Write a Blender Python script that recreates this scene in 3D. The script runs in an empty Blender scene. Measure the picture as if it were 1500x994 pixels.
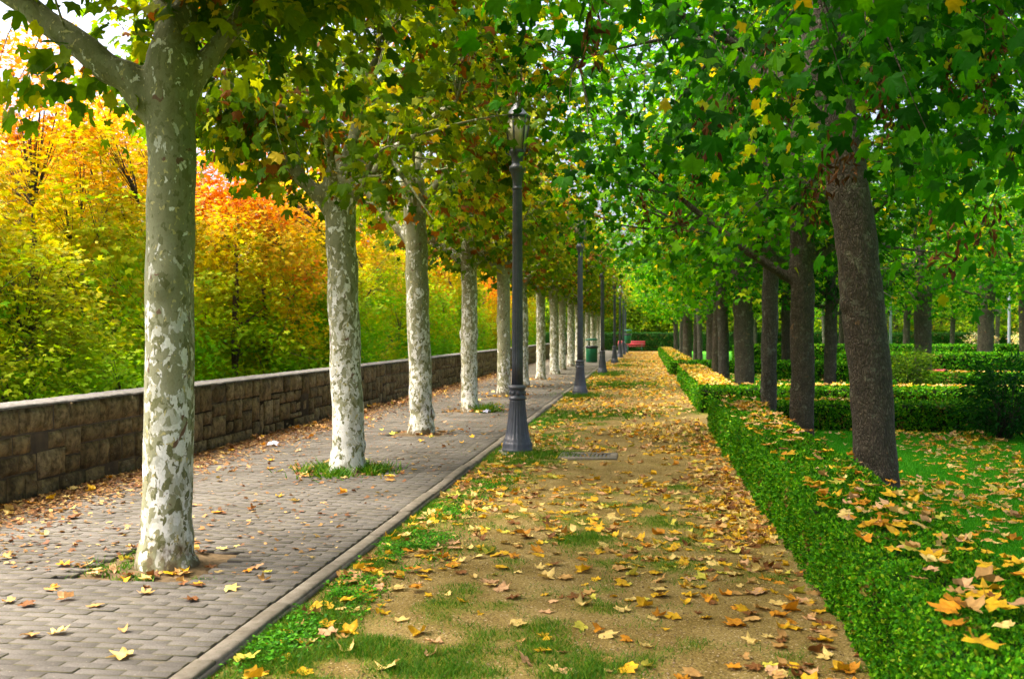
import bpy, math, random
import numpy as np
from mathutils import Vector, Matrix

# ------------------------------------------------------------------ camera, sky, sun, exposure
SC = bpy.context.scene
COL = SC.collection
CAM_H, YAW, PITCH, FPX = 1.6, math.radians(7.66), math.radians(0.395), 1450.0
cd = bpy.data.cameras.new('camera'); cam = bpy.data.objects.new('camera', cd); COL.objects.link(cam)
cam.location = (0, 0, CAM_H); cam.rotation_euler = (math.radians(90) - PITCH, 0, YAW)
cd.sensor_width = 36; cd.lens = FPX / 1500 * 36; cd.clip_start = .05; cd.clip_end = 2000
cd.dof.use_dof = True; cd.dof.focus_distance = 8.5; cd.dof.aperture_fstop = 4.0
SC.camera = cam
SUN_EL, SUN_AZ = math.radians(60), math.radians(-100)      # azimuth from +Y towards +X; the open side is the left
w = bpy.data.worlds.new('World'); SC.world = w; w.use_nodes = True
wn = w.node_tree.nodes; wl = w.node_tree.links
bg = wn['Background']; sky = wn.new('ShaderNodeTexSky'); sky.sky_type = 'NISHITA'; sky.sun_disc = False
sky.sun_elevation = SUN_EL; sky.sun_rotation = SUN_AZ; sky.air_density = .6; sky.dust_density = 10.0; sky.ozone_density = .3
wl.new(sky.outputs[0], bg.inputs[0]); bg.inputs[1].default_value = .15
sd = bpy.data.lights.new('sun', 'SUN'); sun = bpy.data.objects.new('sun', sd); COL.objects.link(sun)
sd.energy = 1.15; sd.angle = math.radians(40); sd.color = (1, .94, .82)
sdir = Vector((math.sin(SUN_AZ) * math.cos(SUN_EL), math.cos(SUN_AZ) * math.cos(SUN_EL), math.sin(SUN_EL)))
sun.rotation_euler = sdir.to_track_quat('Z', 'Y').to_euler(); sun.location = sdir * 60
SC.view_settings.view_transform = 'Standard'; SC.view_settings.look = 'None'
SC.view_settings.gamma = 1; SC.view_settings.use_curve_mapping = False
SC.view_settings.exposure = 2.35
cy = SC.cycles
cy.use_denoising = True
try: cy.denoiser = 'OPENIMAGEDENOISE'
except Exception: pass
cy.max_bounces = 7; cy.diffuse_bounces = 4; cy.transmission_bounces = 5; cy.glossy_bounces = 2; cy.transparent_max_bounces = 4
cy.caustics_reflective = False; cy.caustics_refractive = False; cy.sample_clamp_indirect = 6

# ------------------------------------------------------------------ helpers
RNG = np.random.default_rng(7)
CP = np.array([0, 0, CAM_H])
FW = np.array([-math.sin(YAW) * math.cos(PITCH), math.cos(YAW) * math.cos(PITCH), -math.sin(PITCH)])
RT = np.array([math.cos(YAW), math.sin(YAW), 0]); UPV = np.cross(RT, FW)
def proj(P):
    r = np.asarray(P, float) - CP; d = r @ FW; dd = np.where(np.abs(d) < 1e-6, 1e-6, d)
    return 750 + FPX * (r @ RT) / dd, 497 - FPX * (r @ UPV) / dd, d
def inframe(P, m=40):
    x, y, d = proj(P); return (d > .3) & (x > -m) & (x < 1500 + m) & (y > -m) & (y < 994 + m)
def _hash(i, j, k, s):
    h = (i * 374761393 + j * 668265263 + k * 2147483647 + s * 1274126177) & 0xffffffff
    h = ((h ^ (h >> 13)) * 1274126177) & 0xffffffff; h = (h ^ (h >> 16)) & 0xffffffff
    return h / 4294967295.0
def vnoise(P, scale=1.0, seed=0):
    P = np.asarray(P, float) * scale; f = np.floor(P); t = P - f; t = t * t * (3 - 2 * t); f = f.astype(np.int64)
    o = 0
    for a in (0, 1):
        for b in (0, 1):
            for c in (0, 1):
                wgt = (t[..., 0] if a else 1 - t[..., 0]) * (t[..., 1] if b else 1 - t[..., 1]) * (t[..., 2] if c else 1 - t[..., 2])
                o = o + wgt * _hash(f[..., 0] + a, f[..., 1] + b, f[..., 2] + c, seed)
    return o
def fnoise(P, scale=1.0, seed=0, oct=3):
    s, a, t = 0, 1.0, 0
    for i in range(oct): s = s + a * vnoise(P, scale * 2 ** i, seed + i * 17); t += a; a *= .5
    return s / t
def mesh_np(name, V, polys, mat=None, col=None, smooth=False, extra=None):
    if not isinstance(polys, list): polys = [polys]
    polys = [np.asarray(p, np.int32) for p in polys if len(p)]
    me = bpy.data.meshes.new(name); V = np.ascontiguousarray(V, np.float32)
    loops = np.concatenate([p.ravel() for p in polys]); tot = np.concatenate([np.full(len(p), p.shape[1], np.int32) for p in polys])
    st = np.concatenate([[0], np.cumsum(tot)[:-1]]).astype(np.int32)
    me.vertices.add(len(V)); me.vertices.foreach_set('co', V.ravel())
    me.loops.add(len(loops)); me.loops.foreach_set('vertex_index', loops)
    me.polygons.add(len(tot)); me.polygons.foreach_set('loop_start', st); me.polygons.foreach_set('loop_total', tot)
    if smooth: me.polygons.foreach_set('use_smooth', np.ones(len(tot), bool))
    if col is not None:
        a = me.color_attributes.new('Col', 'FLOAT_COLOR', 'POINT')
        c = np.ones((len(V), 4), np.float32); c[:, :3] = col; a.data.foreach_set('color', c.ravel())
    for k, arr in (extra or {}).items():
        a = me.attributes.new(k, 'FLOAT', 'POINT'); a.data.foreach_set('value', np.asarray(arr, np.float32))
    me.update(calc_edges=True)
    if mat: me.materials.append(mat)
    return me
def obj(name, me, parent=None, loc=(0, 0, 0), rot=(0, 0, 0), kind=None):
    o = bpy.data.objects.new(name, me); COL.objects.link(o); o.location = loc; o.rotation_euler = rot
    if parent is not None: o.parent = parent
    if kind: o['kind'] = kind
    return o
def tag(o, label, cat, group=None):
    o['label'] = label; o['category'] = cat
    if group: o['group'] = group
    return o
def thing(name, label, cat, loc=(0, 0, 0), rotz=0, group=None):
    return tag(obj(name, None, None, loc, (0, 0, rotz)), label, cat, group)
def copy_tree(o, parent=None):
    c = o.copy(); COL.objects.link(c); c.parent = parent
    for ch in list(o.children): copy_tree(ch, c)
    return c
class Bag:
    def __init__(s): s.V = []; s.F = {}; s.n = 0; s.C = []
    def add(s, V, polys, col=None):
        if not isinstance(polys, list): polys = [polys]
        for p in polys:
            p = np.asarray(p, np.int64)
            if len(p): s.F.setdefault(p.shape[1], []).append(p + s.n)
        s.V.append(np.asarray(V, float)); s.n += len(V)
        if col is not None: s.C.append(np.broadcast_to(np.asarray(col, float), (len(V), 3)))
        return s
    def mesh(s, name, mat, smooth=False):
        return mesh_np(name, np.concatenate(s.V), [np.concatenate(v) for v in s.F.values()], mat, np.concatenate(s.C) if s.C else None, smooth)
BOXF = np.array([[0, 3, 2, 1], [4, 5, 6, 7], [0, 1, 5, 4], [1, 2, 6, 5], [2, 3, 7, 6], [3, 0, 4, 7]])
def box(x0, x1, y0, y1, z0, z1):
    return np.array([[x0, y0, z0], [x1, y0, z0], [x1, y1, z0], [x0, y1, z0], [x0, y0, z1], [x1, y0, z1], [x1, y1, z1], [x0, y1, z1]], float), BOXF
def cbox(x0, x1, y0, y1, z0, z1, c, axis=2):
    """box whose +axis face is chamfered by c (closed)"""
    V = [[x0, y0, z0], [x1, y0, z0], [x1, y1, z0], [x0, y1, z0], [x0, y0, z1 - c], [x1, y0, z1 - c], [x1, y1, z1 - c], [x0, y1, z1 - c],
         [x0 + c, y0 + c, z1], [x1 - c, y0 + c, z1], [x1 - c, y1 - c, z1], [x0 + c, y1 - c, z1]]
    F = [[0, 3, 2, 1], [0, 1, 5, 4], [1, 2, 6, 5], [2, 3, 7, 6], [3, 0, 4, 7], [4, 5, 9, 8], [5, 6, 10, 9], [6, 7, 11, 10], [7, 4, 8, 11], [8, 9, 10, 11]]
    return np.array(V, float), np.array(F)
def tube(P, R, n=8, cap=True):
    P = np.asarray(P, float); R = np.broadcast_to(np.asarray(R, float), (len(P),)); T = np.gradient(P, axis=0)
    T /= np.linalg.norm(T, axis=1)[:, None] + 1e-9
    ref = np.array([0, 0, 1.0]) if abs(T[0, 2]) < .8 else np.array([1.0, 0, 0])
    u = np.cross(T[0], ref); u /= np.linalg.norm(u); V = []
    a = np.linspace(0, 2 * math.pi, n, endpoint=False); ca, sa = np.cos(a)[:, None], np.sin(a)[:, None]
    for i in range(len(P)):
        u = u - T[i] * (u @ T[i]); u /= np.linalg.norm(u) + 1e-9; v = np.cross(T[i], u)
        V.append(P[i] + R[i] * (ca * u + sa * v))
    V = np.concatenate(V); i = np.arange(n); j = (i + 1) % n; F = []
    for k in range(len(P) - 1): F.append(np.stack([k * n + i, k * n + j, (k + 1) * n + j, (k + 1) * n + i], 1))
    F = [np.concatenate(F)]
    if cap:
        F += [np.arange(n)[::-1][None, :], (np.arange(n) + (len(P) - 1) * n)[None, :]]
    return V, F
def lathe(prof, n=32, flute=None, cap=True):
    """prof: (z, r, flute_amp) ; flute = number of flutes"""
    a = np.linspace(0, 2 * math.pi, n, endpoint=False); V = []
    for p in prof:
        z, r = p[0], p[1]; fa = p[2] if len(p) > 2 else 0
        rr = r * (1 - fa * (.5 + .5 * np.cos(a * (flute or 1))) ** 2); V.append(np.stack([rr * np.cos(a), rr * np.sin(a), np.full(n, z)], 1))
    i = np.arange(n); j = (i + 1) % n
    F = [np.concatenate([np.stack([k * n + i, k * n + j, (k + 1) * n + j, (k + 1) * n + i], 1) for k in range(len(prof) - 1)])]
    if cap: F += [np.arange(n)[::-1][None, :], (np.arange(n) + (len(prof) - 1) * n)[None, :]]
    return np.concatenate(V), F
def unit(v): v = np.asarray(v, float); return v / (np.linalg.norm(v, axis=-1, keepdims=True) + 1e-9)

# ------------------------------------------------------------------ materials
class NT:
    def __init__(s, name):
        s.m = bpy.data.materials.new(name); s.m.use_nodes = True; s.t = s.m.node_tree; s.b = s.t.nodes['Principled BSDF']; s.out = s.t.nodes['Material Output']
    def n(s, typ, **kw):
        nd = s.t.nodes.new('ShaderNode' + typ)
        for k, v in kw.items():
            if k.startswith('i_'): nd.inputs[k[2:].replace('_', ' ')].default_value = v
            else: setattr(nd, k, v)
        return nd
    def l(s, a, b): s.t.links.new(a, b)
    def pos(s, sc=(1, 1, 1), which='Position'):
        g = s.n('NewGeometry') if which == 'Position' else s.n('TexCoord'); mp = s.n('Mapping'); mp.inputs['Scale'].default_value = sc
        s.l(g.outputs[which], mp.inputs[0]); return mp.outputs[0]
    def noise(s, vec, scale, detail=3, rough=.55, dist=0):
        nd = s.n('TexNoise'); nd.inputs['Scale'].default_value = scale; nd.inputs['Detail'].default_value = detail
        nd.inputs['Roughness'].default_value = rough; nd.inputs['Distortion'].default_value = dist; s.l(vec, nd.inputs['Vector']); return nd.outputs['Fac']
    def ramp(s, fac, stops, mode='LINEAR'):
        r = s.n('ValToRGB'); r.color_ramp.interpolation = mode; e = r.color_ramp.elements
        while len(e) < len(stops): e.new(.5)
        for k, (p, c) in enumerate(stops): e[k].position = p; e[k].color = (*c, 1) if len(c) == 3 else c
        s.l(fac, r.inputs[0]); return r.outputs[0]
    def mask(s, fac, a, b): return s.ramp(fac, [(a, (0, 0, 0)), (b, (1, 1, 1))])
    def mix(s, f, a, b, blend='MIX'):
        m = s.n('Mix', data_type='RGBA', blend_type=blend)
        for sock, v in ((m.inputs[0], f), (m.inputs[6], a), (m.inputs[7], b)):
            if isinstance(v, (int, float)): sock.default_value = v
            elif isinstance(v, tuple): sock.default_value = (*v, 1)
            else: s.l(v, sock)
        return m.outputs[2]
    def math(s, op, a, b=0):
        m = s.n('Math', operation=op)
        for sock, v in ((m.inputs[0], a), (m.inputs[1], b)):
            if isinstance(v, (int, float)): sock.default_value = v
            else: s.l(v, sock)
        return m.outputs[0]
    def bump(s, h, strength=.5, dist=.01):
        b = s.n('Bump'); b.inputs['Strength'].default_value = strength; b.inputs['Distance'].default_value = dist
        s.l(h, b.inputs['Height']); s.l(b.outputs[0], s.b.inputs['Normal']); return b
    def col(s, c):
        if isinstance(c, tuple): s.b.inputs['Base Color'].default_value = (*c, 1)
        else: s.l(c, s.b.inputs['Base Color'])
    def set(s, **kw):
        for k, v in kw.items(): s.b.inputs[k.replace('_', ' ')].default_value = v
def leaf_mat(name, trans=.45, tint=(1.25, 1.2, .6), rough=.5, spec=.3, vein=True):
    t = NT(name); a = t.n('Attribute', attribute_name='Col'); p = t.pos()
    nz = t.noise(p, 45, 2); c = t.mix(t.mask(nz, .35, .7), t.mix(1.0, a.outputs['Color'], (.78, .8, .8), 'MULTIPLY'), a.outputs['Color'])
    if name == 'fallen_leaf': c = t.mix(t.mask(t.noise(p, 38, 4, .7), .52, .72), c, t.mix(.5, c, (.2, .09, .025))); c = t.mix(t.mask(t.noise(p, 9, 2), .35, .7), c, t.mix(1.0, c, (.84, .8, .74), 'MULTIPLY'))
    t.col(c); t.set(Roughness=rough); t.b.inputs['Specular IOR Level'].default_value = spec
    if trans > 0:
        tr = t.n('BsdfTranslucent'); mx = t.n('MixShader'); mx.inputs[0].default_value = trans
        t.l(t.mix(1.0, c, tint, 'MULTIPLY'), tr.inputs[0]); t.l(t.b.outputs[0], mx.inputs[1]); t.l(tr.outputs[0], mx.inputs[2]); t.l(mx.outputs[0], t.out.inputs[0])
    return t.m
M = {}
M['leaf'] = leaf_mat('living_leaf', .55, (1.5, 1.35, .3), .6, .07)
M['autumn'] = leaf_mat('autumn_leaf', .5, (1.15, 1.1, .5), .6, .12)
M['fallen'] = leaf_mat('fallen_leaf', .18, (1.1, 1, .7), .6, .2, True)
M['box'] = leaf_mat('box_leaf', .25, (1.35, 1.3, .3), .55, .08)
M['grass'] = leaf_mat('grass_blade', .3, (1.3, 1.25, .4), .6, .15)
M['seed'] = leaf_mat('dry_seed', .15, (1, .9, .7), .7, .1)
def m_plane():
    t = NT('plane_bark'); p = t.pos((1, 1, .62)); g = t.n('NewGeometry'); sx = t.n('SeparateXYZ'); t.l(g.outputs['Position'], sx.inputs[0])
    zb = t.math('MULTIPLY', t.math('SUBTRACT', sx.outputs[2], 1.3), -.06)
    big = t.noise(p, 2.2, 2); oi = t.n('ObjectInfo'); zb = t.math('ADD', zb, t.math('MULTIPLY', t.math('SUBTRACT', oi.outputs['Random'], .5), .14))
    n1 = t.math('ADD', t.math('ADD', t.noise(p, 15, 3.5, .55, .5), zb), t.math('MULTIPLY', t.math('SUBTRACT', big, .5), .35))
    p2 = t.pos((1.1, 1.1, .7)); mp = t.n('Mapping'); mp.inputs['Location'].default_value = (31, 7, 12); t.l(p2, mp.inputs[0])
    n2 = t.noise(mp.outputs[0], 21, 2.5, .5, .4); mp3 = t.n('Mapping'); mp3.inputs['Location'].default_value = (3, 57, 2); t.l(p2, mp3.inputs[0]); n3 = t.noise(mp3.outputs[0], 27, 3, .5, .6)
    c = t.mix(t.noise(p, 5, 3), (.2, .205, .11), (.28, .28, .17))
    hz_ = t.n('MapRange'); t.l(sx.outputs[2], hz_.inputs[0]); hz_.inputs[1].default_value = 1.2; hz_.inputs[2].default_value = 3.6; c = t.mix(t.math('MULTIPLY', hz_.outputs[0], .85), c, (.13, .135, .05))  # olive upper bark, darkened with height to paint in shade from the canopy
    k1 = t.mask(n1, .5, .52); c = t.mix(k1, c, t.mix(t.noise(p, 7, 2), (.58, .59, .53), (.72, .72, .68)))
    mp5 = t.n('Mapping'); mp5.inputs['Location'].default_value = (71, 17, 42); t.l(p2, mp5.inputs[0]); k5 = t.mask(t.noise(mp5.outputs[0], 10, 4, .6, .5), .5, .53); c = t.mix(k5, c, t.mix(.5, c, (.22, .23, .13)))
    k2 = t.mask(n2, .585, .6); c = t.mix(k2, c, (.13, .135, .05))
    k3 = t.mask(n3, .64, .652); c = t.mix(k3, c, (.4, .36, .15))
    k4 = t.mask(t.noise(mp3.outputs[0], 9, 5, .6, 1.0), .655, .67); c = t.mix(k4, c, (.13, .07, .035))
    c = t.mix(t.mask(t.noise(p, 90, 2), .45, .75), c, t.mix(1.0, c, (.8, .8, .76), 'MULTIPLY')); dk = t.mask(t.math('SUBTRACT', t.noise(p, 6, 4, .65), t.math('MULTIPLY', sx.outputs[2], 1.1)), .36, .44); c = t.mix(dk, c, t.mix(t.noise(p, 30, 3), (.07, .05, .022), (.16, .12, .05)))
    c = t.mix(t.mask(t.noise(t.pos((5, 5, .35)), 3, 4, .6), .5, .75), c, t.mix(1.0, c, (.84, .8, .62), 'MULTIPLY')); t.col(c); t.set(Roughness=.8)
    h = t.math('ADD', t.math('MULTIPLY', k2, .6), t.math('MULTIPLY', k4, 1.0)); h = t.math('SUBTRACT', h, t.math('MULTIPLY', k1, .5))
    t.bump(t.math('ADD', h, t.math('MULTIPLY', t.noise(p, 60, 3), .5)), .6, .006); return t.m
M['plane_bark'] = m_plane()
def m_maple(name, dark, light, lich):
    t = NT(name); p = t.pos((1, 1, .34)); q = t.pos()
    wv = t.n('TexVoronoi', feature='DISTANCE_TO_EDGE'); wv.inputs['Scale'].default_value = 58
    dv = t.n('VectorMath', operation='MULTIPLY_ADD'); nv = t.n('TexNoise'); nv.inputs['Scale'].default_value = 18; t.l(p, nv.inputs['Vector'])
    t.l(nv.outputs['Color'], dv.inputs[0]); dv.inputs[1].default_value = (.05, .05, .05); t.l(p, dv.inputs[2]); t.l(dv.outputs[0], wv.inputs['Vector'])
    cr = t.mask(wv.outputs['Distance'], .02, .3); n1 = t.noise(p, 22, 6, .72)
    c = t.mix(t.mask(n1, .3, .72), dark, light); c = t.mix(cr, t.mix(1.0, c, (.42, .38, .35), 'MULTIPLY'), c)
    c = t.mix(t.mask(t.noise(q, 7, 5, .7), .56, .64), c, t.mix(t.noise(q, 70, 2), lich, c)); c = t.mix(t.mask(t.noise(q, 5, 4, .6, .5), .68, .7), c, (.22, .12, .05))
    t.col(c); t.set(Roughness=.9); t.bump(t.math('ADD', cr, t.math('MULTIPLY', n1, 2.4)), 1.0, .026); return t.m
M['maple_bark'] = m_maple('maple_bark', (.065, .049, .029), (.18, .142, .088), (.24, .245, .16))
M['grey_bark'] = m_maple('grey_bark', (.09, .078, .06), (.22, .2, .15), (.3, .32, .25))
M['dark_bark'] = m_maple('dark_bark', (.04, .03, .018), (.1, .075, .045), (.14, .14, .09))
def m_stone():
    t = NT('wall_stone'); p = t.pos(); oi = t.n('ObjectInfo'); g = t.n('NewGeometry')
    c = t.ramp(t.math('ADD', t.math('MULTIPLY', oi.outputs['Random'], .6), t.math('MULTIPLY', t.noise(p, 3, 3), .4)), [(.1, (.12, .09, .04)), (.45, (.22, .165, .075)), (.75, (.3, .235, .125)), (1, (.22, .19, .13))])
    c = t.mix(t.mask(t.noise(p, 14, 5, .7), .4, .62), c, t.mix(1.0, c, (.3, .29, .25), 'MULTIPLY')); c = t.mix(t.mask(t.noise(p, 30, 4, .7), .66, .72), c, (.42, .4, .3))
    mp = t.pos((1.2, 2.5, .5)); c = t.mix(t.mask(t.noise(mp, 4, 3), .5, .68), c, t.mix(1.0, c, (.55, .5, .38), 'MULTIPLY'))
    t.col(c); t.set(Roughness=.92); t.bump(t.math('ADD', t.noise(p, 22, 5, .65), t.math('MULTIPLY', t.noise(p, 90, 2), .4)), .8, .02); return t.m
M['stone'] = m_stone()
def m_simple(name, a, b, sc=8, detail=5, rough=.85, bump=.4, bd=.01, spk=None, rand=0):
    t = NT(name); p = t.pos(); n = t.noise(p, sc, detail, .65); c = t.mix(t.mask(n, .3, .72), a, b)
    if spk: c = t.mix(t.mask(t.noise(p, spk[0], 2), spk[1], spk[1] + .06), c, spk[2])
    if rand:
        oi = t.n('ObjectInfo'); k = t.math('ADD', 1 - rand / 2, t.math('MULTIPLY', oi.outputs['Random'], rand)); cb = t.n('CombineColor')
        for i in range(3): t.l(k, cb.inputs[i])
        c = t.mix(1.0, c, cb.outputs[0], 'MULTIPLY')
    t.col(c); t.set(Roughness=rough)
    if rough > .75: t.b.inputs['Specular IOR Level'].default_value = .15
    if bump: t.bump(t.math('ADD', n, t.math('MULTIPLY', t.noise(p, sc * 9, 2), .35)), bump, bd)
    return t.m
M['mortar'] = m_simple('wall_mortar', (.012, .009, .005), (.035, .027, .013), 10)
M['coping'] = m_simple('coping_top', (.07, .066, .058), (.19, .185, .17), 16, 6, .9, .7, .012, (40, .6, (.12, .1, .07)))
M['kerb'] = m_simple('kerb_stone', (.09, .078, .055), (.19, .17, .135), 12, 5, .9, .5, .008, (60, .62, (.1, .085, .05)), .2)
M['litter_soil'] = m_simple('joint_soil', (.045, .05, .018), (.1, .085, .045), 14, 4, .95, .6)
M['soil'] = m_simple('soil', (.07, .05, .025), (.16, .11, .055), 18, 5, .95, .8, .02)
M['core'] = m_simple('hedge_twigs', (.008, .014, .004), (.02, .028, .008), 30, 3, .9, .6, .02)
M['iron'] = m_simple('lamp_iron', (.034, .04, .054), (.068, .078, .1), 7, 5, .42, .2, .003, (30, .68, (.1, .1, .1)))
M['iron_pale'] = m_simple('pale_lamp_metal', (.2, .22, .26), (.3, .33, .38), 4, 3, .5, 0)
M['concrete'] = m_simple('concrete', (.18, .16, .12), (.34, .31, .26), 10, 5, .9, .5)
M['grate'] = m_simple('drain_grate', (.06, .055, .05), (.13, .12, .11), 30, 4, .7, .4)
M['glass'] = m_simple('opal_glass', (.42, .4, .24), (.5, .47, .28), 3, 2, .25, 0)
M['bin_green'] = m_simple('bin_green', (.0, .09, .035), (.005, .13, .05), 5, 3, .4, 0)
M['bag'] = m_simple('bin_bag', (.012, .012, .016), (.03, .03, .035), 30, 3, .3, .6)
M['red'] = m_simple('red_bench_paint', (.36, .035, .045), (.44, .05, .06), 6, 3, .5, 0)
M['bench_leg'] = m_simple('bench_metal', (.01, .08, .04), (.02, .12, .06), 6, 3, .5, 0)
M['white'] = m_simple('litter_paper', (.3, .33, .45), (.42, .43, .5), 20, 3, .6, .3)
def m_paver(brick):
    t = NT('paver' if not brick else 'paving_far'); p = t.pos()
    c = t.mix(t.mask(t.noise(p, 1.3, 4), .35, .68), (.09, .083, .072), (.148, .138, .122)); oi = t.n('ObjectInfo')
    c = t.mix(t.mask(t.noise(p, 110, 2), .42, .7), c, t.mix(1.0, c, (.66, .64, .6), 'MULTIPLY')); c = t.mix(t.mask(t.noise(p, 70, 1), .72, .76), c, (.24, .21, .17))
    wn_ = t.n('TexWhiteNoise', noise_dimensions='3D'); sn = t.n('VectorMath', operation='FLOOR'); mp = t.pos((1 / .23, 1 / .074, .01)); t.l(mp, sn.inputs[0]); t.l(sn.outputs[0], wn_.inputs['Vector'])
    c = t.mix(t.math('MULTIPLY', wn_.outputs['Value'], .35), c, t.mix(1.0, c, (.6, .6, .62), 'MULTIPLY'))
    c = t.mix(t.mask(t.noise(p, 2.3, 5, .7), .62, .78), c, (.14, .115, .06))
    gx_ = t.n('NewGeometry'); sxx = t.n('SeparateXYZ'); t.l(gx_.outputs['Position'], sxx.inputs[0]); dm = t.math('ADD', t.math('MULTIPLY', t.math('ADD', sxx.outputs[0], 5.0), -.55), t.math('MULTIPLY', t.math('SUBTRACT', t.noise(p, 5, 5, .7), .5), 2.0))
    c = t.mix(t.mask(dm, .05, .5), c, t.mix(t.noise(p, 40, 4, .7), (.09, .05, .018), (.19, .11, .045)))
    if brick:
        b = t.n('TexBrick'); b.inputs['Scale'].default_value = 1; b.inputs['Brick Width'].default_value = .23; b.inputs['Row Height'].default_value = .074; b.inputs['Mortar Size'].default_value = .006
        t.l(t.pos(), b.inputs['Vector']); c = t.mix(b.outputs['Fac'], c, (.09, .085, .035))
    t.col(c); t.set(Roughness=.9); t.b.inputs['Specular IOR Level'].default_value = .15; t.bump(t.noise(p, 120, 3), .5, .004); return t.m
M['paver'] = m_paver(False); M['paver_far'] = m_paver(True)
def m_gravel():
    t = NT('gravel'); p = t.pos(); a = t.n('Attribute', attribute_name='grass')
    c = t.mix(t.mask(t.noise(p, 2.2, 4), .35, .65), (.175, .122, .03), (.29, .215, .075)); f = t.noise(p, 75, 3, .7)
    c = t.mix(t.mask(f, .38, .56), t.mix(1.0, c, (.4, .36, .3), 'MULTIPLY'), c); c = t.mix(t.mask(t.noise(p, 60, 1), .66, .7), c, (.42, .34, .22))
    gm = t.mask(t.math('ADD', a.outputs['Fac'], t.math('MULTIPLY', t.math('SUBTRACT', t.noise(p, 34, 4, .75), .5), .9)), .3, .72)
    c = t.mix(gm, c, t.mix(t.noise(p, 60, 3, .7), (.05, .1, .008), (.2, .17, .02))); t.col(c); t.set(Roughness=.95); t.b.inputs['Specular IOR Level'].default_value = .1
    t.bump(t.math('ADD', f, t.math('MULTIPLY', t.noise(p, 28, 4), 1.5)), .9, .008); return t.m
M['gravel'] = m_gravel()
M['lawn'] = m_simple('lawn', (.03, .19, .004), (.06, .28, .007), 60, 5, .8, .8, .02)
M['ground'] = m_simple('ground_earth', (.03, .07, .012), (.07, .1, .025), 2, 6, .95, .6, .03)

# ------------------------------------------------------------------ leaf templates
def leaf_t(half, droop=.22, fold=.12, curl=0):
    """half: (angle deg, radius) from the tip (0) to the stalk (180); stalk end at origin, tip along +x"""
    pts = [half[0]] + half[1:-1] + [half[-1]] + [(-a, r) for a, r in half[1:-1][::-1]]
    O = np.array([[r * math.cos(math.radians(a)), r * math.sin(math.radians(a)), 0] for a, r in pts])
    V = np.concatenate([[[0, 0, 0]], O]); r2 = (V[:, :2] ** 2).sum(1)
    V[:, 2] = -droop * r2 + fold * np.abs(V[:, 1]) + curl * V[:, 0] ** 2; V[:, 0] += .25
    n = len(O); i = np.arange(n); return V, np.stack([np.zeros(n, int), 1 + i, 1 + (i + 1) % n], 1)
H_BIG = [(0, 1), (12, .78), (25, .58), (37, .76), (49, .95), (64, .66), (76, .54), (94, .64), (108, .66), (135, .45), (180, .16)]
H_MID = [(0, 1), (25, .58), (49, .95), (74, .55), (106, .68), (180, .18)]
H_LOW = [(0, 1), (27, .52), (58, .92), (120, .5), (180, .15)]
def leaf_var(half, seed, stalk=True):
    rr = np.random.default_rng(seed); h2 = [half[0]] + [(a + rr.uniform(-5, 5), r_ * rr.uniform(.82, 1.14)) for a, r_ in half[1:-1]] + [half[-1]]
    V, F = leaf_t(h2, rr.uniform(.05, .5), rr.uniform(-.15, .4), rr.uniform(-.15, .1)); V[:, 2] += rr.normal(0, .05, len(V)); V[:, 1] *= rr.uniform(.8, 1.05)
    if stalk: n = len(V); V = np.concatenate([V, [[.1, .018, 0], [.1, -.018, 0], [-.55, 0, .16]]]); F = np.concatenate([F, [[n, n + 1, n + 2]]])
    return V, F
T_BIG = [leaf_var(H_BIG, 40 + k) for k in range(6)]
T_MID = [leaf_var(H_MID, 60 + k) for k in range(5)]
T_LOW = [leaf_t(H_LOW, .3, .15), leaf_t(H_LOW, .1, .3)]
T_OVAL = [(np.array([[0, 0, 0], [.5, -.33, .06], [1, 0, -.04], [.5, .33, .06]], float), np.array([[0, 1, 2], [0, 2, 3]]))]
T_LONG = [(np.array([[0, 0, 0], [.4, -.17, .05], [1, 0, -.2], [.4, .17, .05]], float), np.array([[0, 1, 2], [0, 2, 3]]))]
def fallen_t(rng, crl):
    ang = [0, 15, 26, 40, 52, 68, 86, 106, 140]; rad = [1, .76, .58, .78, .95, .6, .6, .66, .42]
    A = np.array(ang + [180] + [360 - a for a in ang[:0:-1]], float); R = np.array(rad + [.12] + rad[:0:-1]) * rng.uniform(.86, 1.1, len(A))
    A = np.radians(A + rng.uniform(-3, 3, len(A))); n = len(A); c, s = np.cos(A), np.sin(A)
    V = np.concatenate([[[0, 0]], np.stack([c, s], 1) * .42 * (.5 + .5 * R[:, None]), np.stack([R * c, R * s], 1)])
    x, y = V[:, 0], V[:, 1]; z = crl * (.45 * y ** 2 + rng.uniform(-.2, .45) * x ** 2) + .1 * crl * np.sin(5 * A.sum() + 3 * x + 4 * y) + rng.normal(0, .03, len(V)) * (1 + crl)
    z[1 + n:] += rng.normal(0, .06, n) * (.6 + crl)
    yy = y.copy()
    if crl > .7: th = y * 1.9; yy = np.sin(th) / 1.9; z = z * .5 + (1 - np.cos(th)) / 1.9
    V3 = np.stack([x, yy, z], 1); V3[:, 2] -= V3[:, 2].min(); i = np.arange(n); j = (i + 1) % n
    F3 = np.stack([np.zeros(n, int), 1 + i, 1 + j], 1); F4 = np.stack([1 + i, 1 + n + i, 1 + n + j, 1 + j], 1)
    F = np.concatenate([F3, F4[:, [0, 1, 2]], F4[:, [0, 2, 3]]]); return V3, F
T_FALL = [fallen_t(np.random.default_rng(100 + k), c) for k, c in enumerate((.15, .3, .5, .9, .75, .2, .4, .6, .35, .1, .25, .45, 1.0, .15))]
def frames(xd, nd):
    x = unit(xd); n = nd - x * (nd * x).sum(1)[:, None]; n = unit(n); y = np.cross(n, x); return np.stack([x, y, n], 2)
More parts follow.
